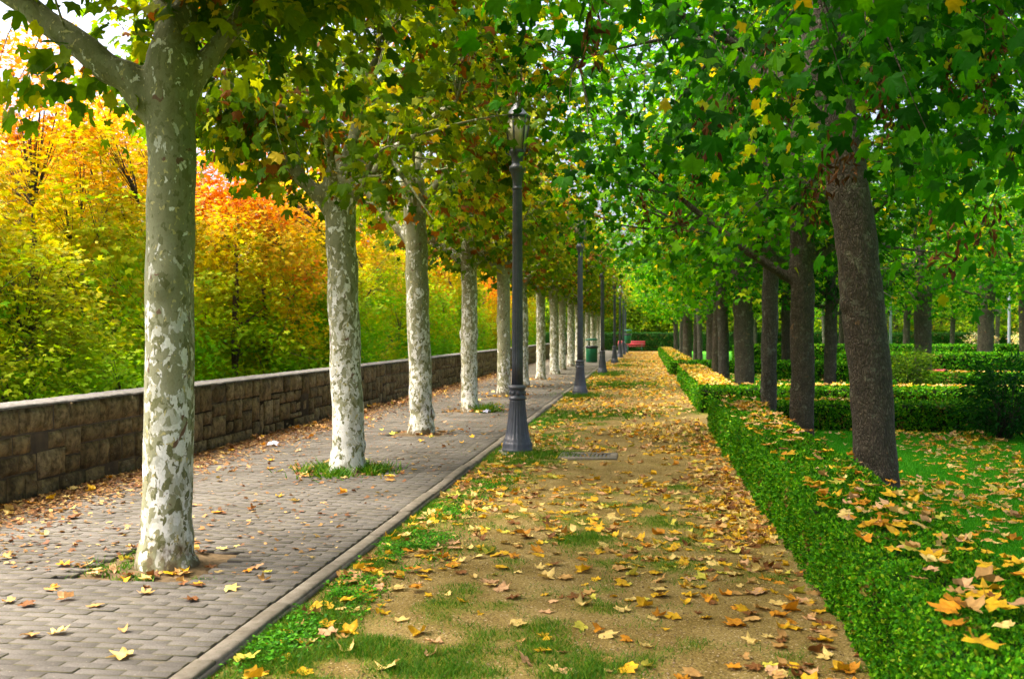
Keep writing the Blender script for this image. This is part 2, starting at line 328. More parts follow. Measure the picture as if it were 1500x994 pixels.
def inst(bag, tmpls, pos, R, sc, col, rng):
    which = rng.integers(0, len(tmpls), len(pos))
    for k, (tv, tf) in enumerate(tmpls):
        s = which == k
        if not s.any(): continue
        V = np.einsum('nij,kj->nki', R[s], tv) * sc[s][:, None, None] + pos[s][:, None, :]; m, q = V.shape[:2]
        F = (tf[None] + (np.arange(m) * q)[:, None, None]).reshape(-1, 3); bag.add(V.reshape(-1, 3), F, np.repeat(col[s], q, 0))
def palette(rng, n, cols, wts, jit=.18):
    c = np.array(cols)[rng.choice(len(cols), n, p=np.array(wts) / sum(wts))]
    return np.clip(c * rng.uniform(1 - jit, 1 + jit, (n, 1)) * rng.uniform(.93, 1.07, (n, 3)), 0, 1)

# ------------------------------------------------------------------ trees
def bezier(p0, p1, p2, n):
    t = np.linspace(0, 1, n)[:, None]; return (1 - t) ** 2 * p0 + 2 * t * (1 - t) * p1 + t * t * p2
def wood_union(name, tubes, mat, voxel, seed, amp, fr, stretch=.5):
    b = Bag()
    for P, R, n in tubes: b.add(*tube(P, R, n))
    o = obj('tmp', b.mesh('tmp', None)); md = o.modifiers.new('r', 'REMESH'); md.mode = 'VOXEL'; md.voxel_size = voxel
    s = o.modifiers.new('s', 'SMOOTH'); s.iterations = 9; s.factor = .5
    dg = bpy.context.evaluated_depsgraph_get(); dg.update(); me = bpy.data.meshes.new_from_object(o.evaluated_get(dg)); bpy.data.objects.remove(o)
    n = len(me.vertices); V = np.empty(n * 3, np.float32); me.vertices.foreach_get('co', V); V = V.reshape(-1, 3).astype(float)
    N = np.empty(n * 3, np.float32); me.vertices.foreach_get('normal', N); N = N.reshape(-1, 3)
    q = V * np.array([1, 1, stretch]); d = (fnoise(q, fr, seed, 3) - .5) * 2 * amp
    kb = vnoise(V, 3.2, seed + 5); d += np.where(kb > .83, (kb - .83) * .22, 0)
    V = V + N * d[:, None]; me.vertices.foreach_set('co', V.astype(np.float32).ravel()); me.polygons.foreach_set('use_smooth', np.ones(len(me.polygons), bool))
    me.name = name; me.materials.clear(); me.materials.append(mat); me.update(); return me
PRUNE = [(722, 812, 130, 262, 12.6, .62), (1222, 1312, 150, 400, 9.2, .7), (578, 650, 205, 360, 14.6, .65), (30, 350, -40, 112, 6.4, .85), (200, 290, -40, 840, 6.0, .95), (690, 720, 0, 0, 0, 0), (478, 530, 300, 700, 10.6, .9)]
def pruned(Wp, rng):
    x, y, d = proj(Wp); m = np.zeros(len(Wp), bool)
    for a, b, c, e, dm, pr in PRUNE: m |= (x > a) & (x < b) & (y > c) & (y < e) & (d < dm) & (d > 0) & (rng.random(len(Wp)) < pr)
    return m
def build_tree(name, label, cat, group, loc, rng, trunk, limbs, crown, leaf, bark, voxel=.03, amp=.012, fr=6, rotz=0, parts=0, nearcull=0, tm=T_MID, extra_tw=True, seeds=0):
    """trunk: (points, radii) ; limbs: list of (points, radii) ; crown: dict(c, r, n, m, spread, bottom, gap) ; leaf: dict(size, cols, wts, hang)"""
    root = thing(name, label, cat, loc, rotz, group); loc = np.array(loc, float)
    me = wood_union('trunk', [(trunk[0], trunk[1], 20)] + [(p, r, 10) for p, r in limbs], bark, voxel, int(rng.integers(999)), amp, fr)
    obj('trunk', me, root)
    tw = Bag(); sks = [p[len(p) // 4:] for p, r in limbs] + [trunk[0][-1:]]
    for p, r_ in limbs:
        for q in range(crown.get('sub', 5)):
            k = int(rng.integers(len(p) // 3, len(p))); d0 = unit(p[k] - p[max(0, k - 2)]); dd0 = unit(d0 * .7 + rng.normal(0, .75, 3) * np.array([1, 1, .6])); L = float(rng.uniform(.5, 1.0)) * crown.get('subl', 1.5)
            pp, rr = limb(p[k], dd0, L, max(r_[k] * crown.get('subr', .55), .006), .004, rng, 7, .15, .22); sks.append(pp[2:]); tw.add(*tube(pp, rr, 5, False))
    sk = np.concatenate(sks); C = np.array(crown['c'], float); Rr = np.array(crown['r'], float)
    cl = []; 
    while len(cl) < crown['n']:
        u = rng.normal(size=(400, 3)); u = unit(u) * rng.uniform(crown.get('inner', .25), 1, (400, 1)) ** .6; P = C + u * Rr
        k = (P[:, 2] > crown['bottom'] + .5 * (vnoise(P, .7, 3) - .5)) & (fnoise(P + loc, crown.get('gf', .8), crown.get('seed', 1), 2) > crown.get('gap', .4)); cl += list(P[k])
    cl = np.array(cl[:crown['n']] + [np.array(e, float) for e in crown.get('extra', [])]); d = np.linalg.norm(cl[:, None] - sk[None], axis=2); near = sk[d.argmin(1)]
    keep = np.ones(len(cl), bool)
    cz, sz = math.cos(rotz), math.sin(rotz); RZ = np.array([[cz, -sz, 0], [sz, cz, 0], [0, 0, 1]])
    if nearcull:
        Wp = cl @ RZ.T + loc; x, y, dd = proj(Wp); keep &= ~((dd < nearcull + .7) & (y > -500) & (np.linalg.norm(Wp - CP, axis=1) < nearcull + 2.5) & (dd > -1))
    cl, near = cl[keep], near[keep]
    for a, b in zip(near, cl):
        L = np.linalg.norm(b - a); mid = (a + b) / 2 + np.array([0, 0, .12 * L]) + rng.normal(0, .06 * L, 3)
        P = bezier(a, mid, b, 5); tw.add(*tube(P, np.linspace(.004 + .003 * L, .002, 5), 4, False))
    obj('twigs', tw.mesh('twigs', bark, True), root, kind='stuff')
    m = crown['m']; nC = len(cl); out = unit(cl - near + 1e-3 * rng.normal(size=cl.shape)); idx = np.repeat(np.arange(nC), m); n = len(idx)
    sp = crown['spread']; off = rng.normal(size=(n, 3)) * np.array([sp, sp, sp * .45]); off -= out[idx] * np.abs(rng.normal(0, sp * .6, (n, 1)))
    pos = cl[idx] + off; kk = (pos[:, 2] > crown['bottom'] - .35) | (idx >= nC - len(crown.get('extra', []))); pos, off, idx = pos[kk], off[kk], idx[kk]; n = len(pos)
    if loc[1] < 16:
        Wp = pos @ RZ.T + loc; x, y, dd = proj(Wp); kk = ~pruned(Wp, rng)
        if nearcull: kk &= ~((dd < nearcull) & (dd > -.5) & (y > -400))
        pos, off, idx = pos[kk], off[kk], idx[kk]; n = len(pos)
    xd = unit(off * np.array([1, 1, .5]) + out[idx] * .4 + rng.normal(0, .5, (n, 3)) * sp) - np.array([0, 0, 1]) * rng.uniform(.1, leaf['hang'], (n, 1))
    nd = np.array([0, 0, 1.0]) + out[idx] * .35 + rng.normal(0, .42, (n, 3)); R = frames(xd, nd); sc = leaf['size'] * rng.uniform(.4, 1.2, n)
    if 'colf' in leaf: col = leaf['colf'](rng, pos, cl[idx], idx)
    else:
        col = palette(rng, n, leaf['cols'], leaf['wts']); cb = palette(rng, nC, leaf['cols'], leaf['wts']); mixc = rng.random(n) < .45; col[mixc] = cb[idx][mixc]
    take = np.zeros(n, bool)
    if parts:
        Wp = pos @ RZ.T + loc; x, y, dd = proj(Wp); ok = inframe(Wp, 0) & (dd > 1); sz_ = np.where(ok, sc / np.maximum(dd, .5), 0)
        order = np.argsort(-sz_)[:parts]; order = order[sz_[order] > 0]; take[order] = True
        metas = []
        keycol = palette(np.random.default_rng(3), 10, leaf['cols'], leaf['wts'])
        for k in range(10):
            tv, tf = T_BIG[k % 6]; metas.append(mesh_np('leaf', tv, tf, M['leaf'], np.repeat(keycol[k][None], len(tv), 0)))
        for i in order:
            k = int(((keycol - col[i]) ** 2).sum(1).argmin()) if rng.random() < .6 else int(rng.integers(10))
            o = obj('leaf', metas[k], root); mt = Matrix(R[i].tolist()).to_4x4(); o.matrix_local = Matrix.Translation(pos[i].tolist()) @ mt @ Matrix.Scale(float(sc[i]), 4)
    b = Bag(); inst(b, tm, pos[~take], R[~take], sc[~take], col[~take], rng); obj('crown', b.mesh('crown', M['leaf'] if 'colf' not in leaf else M['autumn']), root, kind='stuff')
    if seeds:
        sm = []
        for k in range(3):
            sb = Bag(); q = 34; rr = np.random.default_rng(k); P = np.stack([rr.normal(0, .03, q), rr.normal(0, .03, q), -rr.uniform(0, .2, q)], 1)
            inst(sb, T_LONG, P, frames(rr.normal(0, .5, (q, 3)) - [0, 0, .8], rr.normal(size=(q, 3))), rr.uniform(.035, .05, q), palette(rr, q, [(.1, .035, .012), (.2, .075, .02), (.05, .02, .01)], [3, 2, 2]), rr); sm.append(sb.mesh('seed_cluster', M['seed']))
        Wp = cl @ RZ.T + loc; x, y, dd = proj(Wp); ok = np.where(inframe(Wp, 0) & (dd > 3) & (dd < 12))[0]; ok = ok[np.argsort(dd[ok])]
        for i in ok[::max(1, len(ok) // seeds)][:seeds]:
            o = obj('seed_cluster', sm[int(rng.integers(3))], root, kind='stuff', loc=(cl[i] + rng.normal(0, .12, 3) - [0, 0, .06]).tolist(), rot=(0, 0, float(rng.uniform(0, 6))))
            s = float(rng.uniform(1.1, 1.9)); o.scale = (s, s, s)
    return root
PLANE_C = dict(size=.125, cols=[(.085, .17, .004), (.15, .24, .005), (.28, .34, .008), (.045, .115, .004), (.5, .38, .02), (.19, .07, .01)], wts=[4, 4, 2.2, 3.2, .9, 1.9], hang=1.0)
MAPLE_C = dict(size=.105, cols=[(.03, .16, .002), (.06, .23, .002), (.12, .31, .003), (.016, .09, .002), (.28, .36, .006), (.55, .38, .015)], wts=[4, 4, 3, 3, .9, .55], hang=.75)
def V3(*a): return np.array(a, float)
def limb(p0, d, L, r0, r1, rng, n=9, up=.35, bend=.12):
    p0 = np.asarray(p0, float); d = unit(d); e = p0 + d * L + [0, 0, up * L * .5]; mid = p0 + d * L * .5 + rng.normal(0, bend * L * .5, 3) + [0, 0, -up * L * .12]
    return bezier(p0, mid, e, n), np.linspace(r0, r1, n)
def trunk_line(h, r, lean, rng, flare=1.3, top=1.15, n=20):
    z = np.concatenate([np.linspace(-.06, .35, 7), np.linspace(.5, h, n - 7)]); t = np.clip(z / h, 0, 1); x = lean[0] * t ** 1.5 + rng.normal(0, .008, n); y = lean[1] * t ** 1.5 + rng.normal(0, .008, n)
    rr = r * (1 + (flare - 1) * np.exp(-np.maximum(z, 0) * 8) + (top - 1) * np.clip((t - .8) / .2, 0, 1) ** 2); return np.stack([x, y, z], 1), rr

# ================================================================== THE PLACE
# ---- ground, paving, path, lawn
PV_Z = .05
def sheet(name, x0, x1, y0, y1, z, mat, res=None, kind='structure', extra=None):
    nx = 2 if res is None else max(2, int((x1 - x0) / res)); ny = 2 if res is None else max(2, int((y1 - y0) / res))
    X, Y = np.meshgrid(np.linspace(x0, x1, nx), np.linspace(y0, y1, ny)); V = np.stack([X.ravel(), Y.ravel(), np.full(X.size, z)], 1)
    i, j = np.meshgrid(np.arange(nx - 1), np.arange(ny - 1)); a = (j * nx + i).ravel(); F = np.stack([a, a + 1, a + nx + 1, a + nx], 1)
    ex = None
    if extra:
        V, ex = extra(V)
    return obj(name, mesh_np(name, V, F, mat, None, True, ex), kind=kind)
gx = [-1500, -40, -6.35, -6.34, 1500]; gz = [-3.2, -3.2, -3.2, -.03, -.03]; gy = [-60, 100, 1600]
GV = np.array([[x, y, z] for y in gy for x, z in zip(gx, gz)], float); GF = np.array([[j * 5 + i, j * 5 + i + 1, j * 5 + i + 6, j * 5 + i + 5] for j in range(2) for i in range(4)])
obj('ground', mesh_np('ground', GV, GF, M['ground']), kind='structure')
def grass_amount(x, y):
    P = np.stack([x, y, np.zeros_like(x)], 1); n = fnoise(P * [1, .55, 1], 1.1, 5, 4); n2 = fnoise(P, 3.5, 9, 2)
    edge = np.exp(-((x + 1.9) / .24) ** 2) * .3; rt = np.exp(-((x - .35) / .5) ** 2) * .05
    return np.clip((n - .375) * 1.6 + (n2 - .5) * 1.1 + edge + rt, 0, 1)
def gravel_extra(V):
    g = grass_amount(V[:, 0], V[:, 1]); V[:, 2] += .022 * (fnoise(V, .9, 2, 3) - .5) + .01 * g; return V, {'grass': g}
sheet('gravel_path', -2.06, 1.9, 2.5, 34, 0, M['gravel'], .06, extra=gravel_extra)
sheet('gravel_path', -2.06, 1.9, 33.95, 90, -.004, M['gravel'], .25, extra=gravel_extra)
sheet('gravel_path', 1.9, 40, 17.15, 20.0, 0, M['gravel'], .2, extra=gravel_extra)
sheet('lawn', 1.9, 45, 2.5, 17.1, .005, M['lawn'], .3, extra=lambda V: (V + np.array([0, 0, 1]) * (.03 * (fnoise(V, .8, 4, 2) - .5))[:, None], None))
sheet('lawn', 1.9, 45, 20.15, 88, .005, M['lawn'], 1.0)
pave = sheet('pavement', -5.72, -2.11, 2.4, 90, .012, M['litter_soil'])
PLANES = [(-3.3, 1.75), (-3.18, 6.27), (-3.33, 10.85), (-3.42, 14.95), (-3.45, 19.35), (-3.42, 23.9)] + [(-3.43 + .05 * ((k * 7) % 3 - 1), 28.3 + 4.45 * k) for k in range(13)]
PIT = .45
def in_pit(x, y, m=0):
    r = np.zeros_like(x, bool)
    for px, py in PLANES: r |= (np.abs(x - px) < PIT + m) & (np.abs(y - py) < PIT + m)
    return r
rg = np.random.default_rng(21); rest = Bag(); pcand = []
L_, W_ = .23, .074
rows = np.arange(2.5, 46, W_)
for ri, y in enumerate(rows):
    x = -5.70 - (L_ / 2 if ri % 2 else 0)
    while x < -2.13:
        x0, x1 = max(x, -5.70), min(x + L_, -2.125)
        if x1 - x0 > .03 and not in_pit(np.array([(x0 + x1) / 2]), np.array([y + W_ / 2]))[0]: pcand.append((x0 + .0008, x1 - .0008, y + .0008, y + W_ - .0008))
        x += L_
pc = np.array(pcand); px, py, pd = proj(np.stack([(pc[:, 0] + pc[:, 1]) / 2, (pc[:, 2] + pc[:, 3]) / 2, np.full(len(pc), PV_Z)], 1))
vis = (pd > 1) & (px > -30) & (px < 1530) & (py < 1020); order = np.argsort(np.where(vis, pd, 1e9)); near_ids = set(order[:300].tolist())
pv_cache = {}
def two(me, skip):
    me.materials.append(M['litter_soil']); nf = len(me.polygons); per = 10 - skip; mi = np.zeros(nf, np.int32); q = np.arange(nf) % per + skip; mi[(q >= 5) & (q <= 8)] = 1; me.polygons.foreach_set('material_index', mi); return me
for i, (a, b, c, d) in enumerate(pcand):
    dz = float(rg.normal(0, .002)) - .008 * float(vnoise(np.array([[a, c, 0.]]), 1.1, 3)[0]); tl = rg.normal(0, .0025, 2)
    if i in near_ids:
        k = round(b - a, 3)
        if k not in pv_cache: pv_cache[k] = mesh_np('paver', *cbox(-k / 2, k / 2, -(W_ - .0016) / 2, (W_ - .0016) / 2, -.04, 0, .003), M['paver']); two(pv_cache[k], 0)
        obj('paver', pv_cache[k], pave, ((a + b) / 2, (c + d) / 2, PV_Z + dz), (float(tl[0]), float(tl[1]), 0))
    elif py[i] < 1100 and pd[i] > 0:
        V, F = cbox(a, b, c, d, PV_Z - .04, PV_Z + dz, .003); V[8:, 2] += tl[0] * (V[8:, 1] - (c + d) / 2); rest.add(V, F[1:])
obj('paver_field', two(rest.mesh('paver_field', M['paver']), 1), pave, kind='stuff')
far_pv = mesh_np('far_paving', np.array([[-5.7, 46, PV_Z - .002], [-2.125, 46, PV_Z - .002], [-2.125, 90, PV_Z - .002], [-5.7, 90, PV_Z - .002]]), np.array([[0, 1, 2, 3]]), M['paver_far'])
obj('far_paving', far_pv, pave)
kerb = obj('kerb', mesh_np('kerb', *box(-2.118, -2.004, 2.4, 90, -.02, PV_Z - .02), M['kerb']), kind='structure')
y = 2.5
while y < 60:
    ln = .98; k = obj('kerb_stone', bpy.data.meshes.get('kerb_stone') or mesh_np('kerb_stone', *cbox(-.052, .052, -.487, .487, -.1, 0, .01), M['kerb']), kerb, (-2.066 + float(rg.normal(0, .003)), y + ln / 2, PV_Z + .002 + float(rg.normal(0, .005))), (0, float(rg.normal(0, .01)), float(rg.normal(0, .002)))); y += ln
for px_, py_ in PLANES[1:8]:
    def mound(V, px_=px_, py_=py_):
        r = np.hypot(V[:, 0] - px_, V[:, 1] - py_); V[:, 2] += .03 * np.exp(-(r / .3) ** 2) + .02 * (fnoise(V, 7, 3, 2) - .5); return V, None
    s = sheet('soil_pit', px_ - PIT - .01, px_ + PIT + .01, py_ - PIT - .01, py_ + PIT + .01, .02, M['soil'], .04, extra=mound)

# ---- stone wall
wall = thing('stone_wall', 'low mossy wall of rough squared stones with pale worn coping beside the paving', 'wall', (-5.75, 0, 0))
WH = .93; y0w, y1w = 4.0, 92.0
obj('wall_body', mesh_np('wall_body', *box(-.46, -.028, y0w, y1w, -3.2, WH - .03), M['mortar']), wall)
rg = np.random.default_rng(5)
cell = .092; nz = 10; ny = int((y1w - y0w) / cell); occ = np.zeros((ny, nz), bool); stones = []
for iy in range(ny):
    for iz in range(nz - 1, -1, -1):
        if occ[iy, iz]: continue
        if iz == nz - 1: hgt, wd = rg.integers(3, 5), rg.integers(3, 7)
        else:
            sh = rg.random(); hgt, wd = (rg.integers(2, 4), rg.integers(3, 6)) if sh < .45 else ((rg.integers(4, 7), rg.integers(2, 4)) if sh < .7 else (rg.integers(3, 5), rg.integers(3, 5)))
        h_ = 0
        while h_ < hgt and iz - h_ >= 0 and not occ[iy, iz - h_]: h_ += 1
        if iz - h_ == 0 and not occ[iy, 0]: h_ += 1
        w_ = 0
        while w_ < wd and iy + w_ < ny and not occ[iy + w_, iz - h_ + 1:iz + 1].any(): w_ += 1
        occ[iy:iy + w_, iz - h_ + 1:iz + 1] = True; stones.append((y0w + iy * cell, y0w + (iy + w_) * cell, (iz - h_ + 1) * cell, (iz + 1) * cell))
ctr = np.array([[-5.75, (a + b) / 2, (c + d) / 2] for a, b, c, d in stones]); sx_, sy_, sd_ = proj(ctr); vis = (sx_ > -40) & (sd_ > 0); order = np.argsort(np.where(vis, sd_, 1e9)); near_s = set(order[:300].tolist()); sb = Bag()
def stone_geo(w_, h_, rg, t=.07):
    """rough-faced block, face towards +X, centred"""
    g = np.linspace(-.5, .5, 4); Y, Z = np.meshgrid(g * w_, g * h_); e = np.minimum(.5 - np.abs(Y / w_), .5 - np.abs(Z / h_)); j = min(w_, h_) * .05
    X = np.where(e < .01, -.02, rg.uniform(-.004, .022, Y.shape)); Y = Y + rg.normal(0, j * .35, Y.shape); Z = Z + rg.normal(0, j * .35, Z.shape)
    V = np.stack([X.ravel(), Y.ravel(), Z.ravel()], 1); F = [[r * 4 + c, r * 4 + c + 1, r * 4 + c + 5, r * 4 + c + 4] for r in range(3) for c in range(3)]
    ring = [0, 1, 2, 3, 7, 11, 15, 14, 13, 12, 8, 4]; B = V[ring].copy(); B[:, 0] = -t; V = np.concatenate([V, B]); n = len(ring)
    F += [[ring[(i + 1) % n], ring[i], 16 + i, 16 + (i + 1) % n] for i in range(n)]; return V, np.array(F)
for i, (a, b, c, d) in enumerate(stones):
    if not vis[i]: continue
    w_, h_ = b - a - rg.uniform(.012, .028), min(d, WH - .028) - c - rg.uniform(.012, .028)
    if h_ < .03: continue
    pr = float(rg.normal(0, .006) - (.035 if rg.random() < .05 else 0)); cz = (c + min(d, WH - .028)) / 2
    V, F = stone_geo(w_, h_, rg)
    if i in near_s: obj('stone', mesh_np('stone', V, F, M['stone']), wall, (pr, (a + b) / 2, cz))
    else: sb.add(V + [pr, (a + b) / 2, cz], F)
obj('far_stones', sb.mesh('far_stones', M['stone']), wall, kind='stuff')
y = y0w; k = 0
while y < y1w:
    ln = float(rg.uniform(.8, 1.5)); nxg, nyg = 6, max(3, int(ln / .08)); g = np.meshgrid(np.linspace(-.465, .006, nxg), np.linspace(.006, ln - .006, nyg)); zz = WH - .004 + .012 * (fnoise(np.stack([g[0], g[1] + y, g[0] * 0], -1), 6, 8, 3) - .5)
    zz[:, [0, -1]] -= .008; zz[[0, -1], :] -= .008
    V = np.stack([g[0].ravel(), g[1].ravel(), zz.ravel()], 1); a = (np.arange(nyg - 1)[:, None] * nxg + np.arange(nxg - 1)[None]).ravel(); F = np.stack([a, a + 1, a + nxg + 1, a + nxg], 1)
    ring = list(range(nxg)) + [r * nxg + nxg - 1 for r in range(1, nyg)] + [(nyg - 1) * nxg + c for c in range(nxg - 2, -1, -1)] + [r * nxg for r in range(nyg - 2, 0, -1)]
    B = V[ring].copy(); B[:, 2] = WH - .032; q = len(V); V = np.concatenate([V, B]); n = len(ring); F2 = np.array([[ring[(i + 1) % n], ring[i], q + i, q + (i + 1) % n] for i in range(n)])
    obj('coping_slab', mesh_np('coping_slab', V, [np.concatenate([F, F2])], M['coping'], None, False), wall, (0, y, 0)); y += ln

# ---- plane trees
rp = np.random.default_rng(11); GP = 'plane trees lining the paved walk'; ORD = 'zeroth first second third fourth fifth sixth seventh eighth ninth tenth eleventh twelfth thirteenth fourteenth fifteenth sixteenth seventeenth eighteenth nineteenth twentieth'.split()
def plane_tree(i, label, limbs_spec, h, r, lean, nC, mL, tm, parts=0, voxel=.03, seed=0, rotz=0, crown_r=(2.3, 2.3, 1.75), bottom=2.75, nearcull=0, size=.112, loc=None, cz=None, gap=.4, extra=()):
    rng = np.random.default_rng(200 + i + seed); tr = trunk_line(h, r, lean, rng); top = tr[0][-1]
    lb = []
    for (d, L, r0, zo) in limbs_spec:
        d = unit(d); p0 = top + V3(0, 0, zo - .22) + d * V3(.02, .02, 0); e = top + V3(0, 0, zo) + d * L + V3(0, 0, .2 * L); mid = p0 + V3(0, 0, .3) + d * L * .32 + rng.normal(0, .05, 3)
        P = bezier(p0, mid, e, 14); P[3:] += rng.normal(0, .012, (11, 3)); tt = np.linspace(0, 1, 14); lb.append((P, r0 * (.45 + .55 * (1 - tt)) * (1 + .35 * np.exp(-tt * 9))))
    tr = (np.concatenate([tr[0], [top + V3(0, 0, .12), top + V3(.01, .02, .34)]]), np.concatenate([tr[1] * np.linspace(1, .93, len(tr[1])), [r * .82, r * .5]]))
    lc = dict(PLANE_C); lc['size'] = size; x, y_ = loc or PLANES[i]
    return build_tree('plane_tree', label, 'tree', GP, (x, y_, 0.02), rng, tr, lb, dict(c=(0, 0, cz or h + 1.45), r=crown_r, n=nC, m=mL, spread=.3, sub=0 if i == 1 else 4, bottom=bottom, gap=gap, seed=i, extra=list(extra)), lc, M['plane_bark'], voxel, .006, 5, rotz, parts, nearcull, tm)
SPEC = [((-.8, .3, .3), 1.9, .1, -.12), ((.75, .35, .4), 1.8, .09, -.1), ((.1, -.85, .4), 1.8, .085, -.1), ((-.1, .5, .9), 1.6, .09, -.1)]
plane_tree(0, 'plane tree at the near end of the row, only its hanging leafy boughs showing', SPEC, 3.2, .17, (0, 0), 150, 30, T_BIG, 60, .03, nearcull=3.2, bottom=3.0)
plane_tree(1, 'thick mottled plane tree with one heavy bare limb, rooted in a square soil pit', [((-.97, -.12, .36), 2.0, .125, -.18), ((-.3, .45, .9), 1.7, .11, -.1), ((.12, .05, 1), 1.6, .105, -.1), ((.72, .2, .68), 1.8, .08, -.14), ((.15, .9, .5), 1.7, .08, -.12)], 3.42, .168, (.03, .05), 230, 30, T_BIG, 260, .02, bottom=3.72, crown_r=(2.3, 2.4, 1.5), cz=4.9, gap=.45, extra=[(-.75, -.2, 3.3), (-1.05, -.1, 3.2), (-1.3, .1, 3.35), (-.55, .3, 3.25), (.75, .3, 3.5), (1.0, .6, 3.3), (.6, .9, 3.4)])
plane_tree(2, 'mottled plane tree with green weeds sprouting around its base', [((-.85, -.1, .5), 1.9, .1, -.12), ((.8, -.2, .35), 1.6, .085, -.12), ((.1, .5, .8), 1.7, .1, -.1), ((.1, -.8, .45), 1.5, .07, -.12)], 3.25, .185, (-.13, .05), 240, 29, T_BIG, 200, .024, bottom=2.85, gap=.45)
plane_tree(3, 'leaning plane tree whose bare trunk rises high before forking, thin leaf litter at its foot', [((.7, .1, .6), 1.7, .09, -.35), ((-.8, .2, .5), 1.5, .08, -.7), ((0, .6, .8), 1.5, .09, -.1), ((.2, -.8, .4), 1.4, .06, -.5)], 3.9, .185, (-.16, .1), 230, 28, T_MID, 0, .028, bottom=2.95, cz=4.7, gap=.45)
vA = plane_tree(4, 'pale plane tree with a dock plant and scrap of paper at its foot', SPEC, 3.2, .17, (-.03, .05), 230, 27, T_MID, 0, .03, bottom=2.85, gap=.44)
vB = plane_tree(5, 'white-barked plane tree standing just behind the nearest lamp post', SPEC[::-1], 3.3, .17, (.03, .02), 230, 27, T_MID, 0, .03, bottom=2.85, rotz=1.3, gap=.44)
for k in range(6, len(PLANES)):
    c = copy_tree((vA, vB)[k % 2]); c.location = (*PLANES[k], .02); c.rotation_euler.z = float(rp.uniform(0, 6.28)); s = float(rp.uniform(.93, 1.06)); c.scale = (s, s, s)
    c['label'] = f'slender pale plane tree, {ORD[k]} along the row from the one in the square pit'

# ---- maples along the hedge
GM = 'maple trees along the hedge'
def maple(label, loc, h, r, lean, limbs_spec, nC, mL, tm, bark='maple_bark', parts=0, voxel=.03, seed=0, rotz=0, cr=(3.7, 3.4, 3.2), bottom=2.5, cz=5.2, nearcull=0, size=.105, gap=.42, seeds=0, cols=None, group=GM, extra=()):
    rng = np.random.default_rng(500 + seed); tr = trunk_line(h, r, lean, rng, 1.25, 1.05); lb = []
    for (t, d, L, r0) in limbs_spec:
        k = min(int(t * (len(tr[0]) - 1)), len(tr[0]) - 1); lb.append(limb(tr[0][k], d, L, r0, r0 * .35, rng, 10, .3, .14))
    lc = dict(MAPLE_C); lc['size'] = size
    if cols: lc['cols'], lc['wts'] = cols
    return build_tree('maple_tree', label, 'tree', group, (*loc, -.01), rng, tr, lb, dict(c=(lean[0] * .6, lean[1] * .6, cz), r=cr, n=nC, m=mL, spread=.34, subl=2.0, sub=6, extra=list(extra), bottom=bottom, gap=gap, seed=seed), lc, M[bark], voxel, .014, 8, rotz, parts, nearcull, tm, seeds=seeds)
DKM = ([(.018, .12, .002), (.035, .18, .002), (.08, .27, .003), (.009, .065, .002), (.26, .33, .006), (.52, .36, .015)], [4, 4, 2.2, 3.5, .7, .5])
MS = [(.85, (-.9, .2, .3), 2.8, .065), (.8, (.8, .5, .3), 2.6, .07), (.86, (.2, -.9, .3), 2.6, .07), (.9, (-.4, .8, .5), 2.5, .07), (1, (.2, .1, 1), 2.5, .1), (1, (-.5, -.3, .8), 2.2, .08)]
def at_px(px, py, d): return CP + d * (FW + (px - 750) / FPX * RT - (py - 497) / FPX * UPV)
HANG = [at_px(1440, 330, 4.9), at_px(1500, 240, 4.7), at_px(1380, 240, 5.6), at_px(1510, 400, 5.0)]
maple('overhanging maple at the near end of the hedge, seed bunches dangling from dark leaves', (2.55, 4.2), 4.6, .22, (0, 0), [(max(t_, .86), d_, L_m, r_m * .8) for t_, d_, L_m, r_m in MS], 430, 38, T_BIG, parts=300, seed=1, nearcull=3.5, bottom=2.75, cr=(4.1, 3.8, 2.9), cz=4.9, size=.1, seeds=64, gap=.38, cols=DKM, extra=[tuple(q - V3(2.55, 4.2, -.01)) for q in HANG])
maple('big rough-barked maple leaning over the leaf-strewn hedge beside the lawn', (2.17, 9.65), 4.7, .195, (-.52, .25), [(.9, (-.9, -.2, .35), 2.9, .06), (.86, (.35, .3, .8), 2.6, .11), (.92, (.3, -.8, .35), 2.6, .07), (1, (-.4, .4, .8), 2.4, .1), (.9, (-.5, .8, .3), 2.4, .08), (.93, (.9, -.2, .3), 2.6, .06)], 350, 30, T_BIG, parts=280, voxel=.022, seed=2, bottom=2.95, seeds=26, cols=DKM)
m2 = maple('smooth brown maple trunk forking low above a heap of yellow leaves', (2.27, 14.9), 3.6, .172, (.02, .1), [(.78, (-.9, 0, .55), 2.7, .085), (.82, (.8, .1, .6), 2.6, .085), (.9, (.1, -.8, .35), 2.3, .06), (1, (.1, .3, 1), 2.4, .11), (1, (-.4, .7, .6), 2.4, .09)], 310, 30, T_MID, seed=3, voxel=.024, bottom=2.6, cz=5.0)
m3 = maple('knobbly grey lichened maple standing in front of the low cross hedge', (1.92, 15.95), 3.8, .128, (.06, .1), MS, 260, 30, T_MID, 'grey_bark', seed=4, bottom=2.6, cz=5.0)
m4 = maple('thick brown maple beside a paler twin trunk', (2.75, 28.2), 4.0, .27, (-.1, 0), MS, 300, 26, T_LOW, seed=5, bottom=2.3, cz=5.0, size=.13)
def mcopy(src, loc, rot, label, s=1, group=GM):
    c = copy_tree(src); c.location = (*loc, -.01); c.rotation_euler.z = rot; c.scale = (s, s, s); c['label'] = label; c['group'] = group; return c
mcopy(m3, (2.24, 28.9), 2.1, 'paler twin maple trunk touching the thick brown one', 1.25)
rm = np.random.default_rng(77)
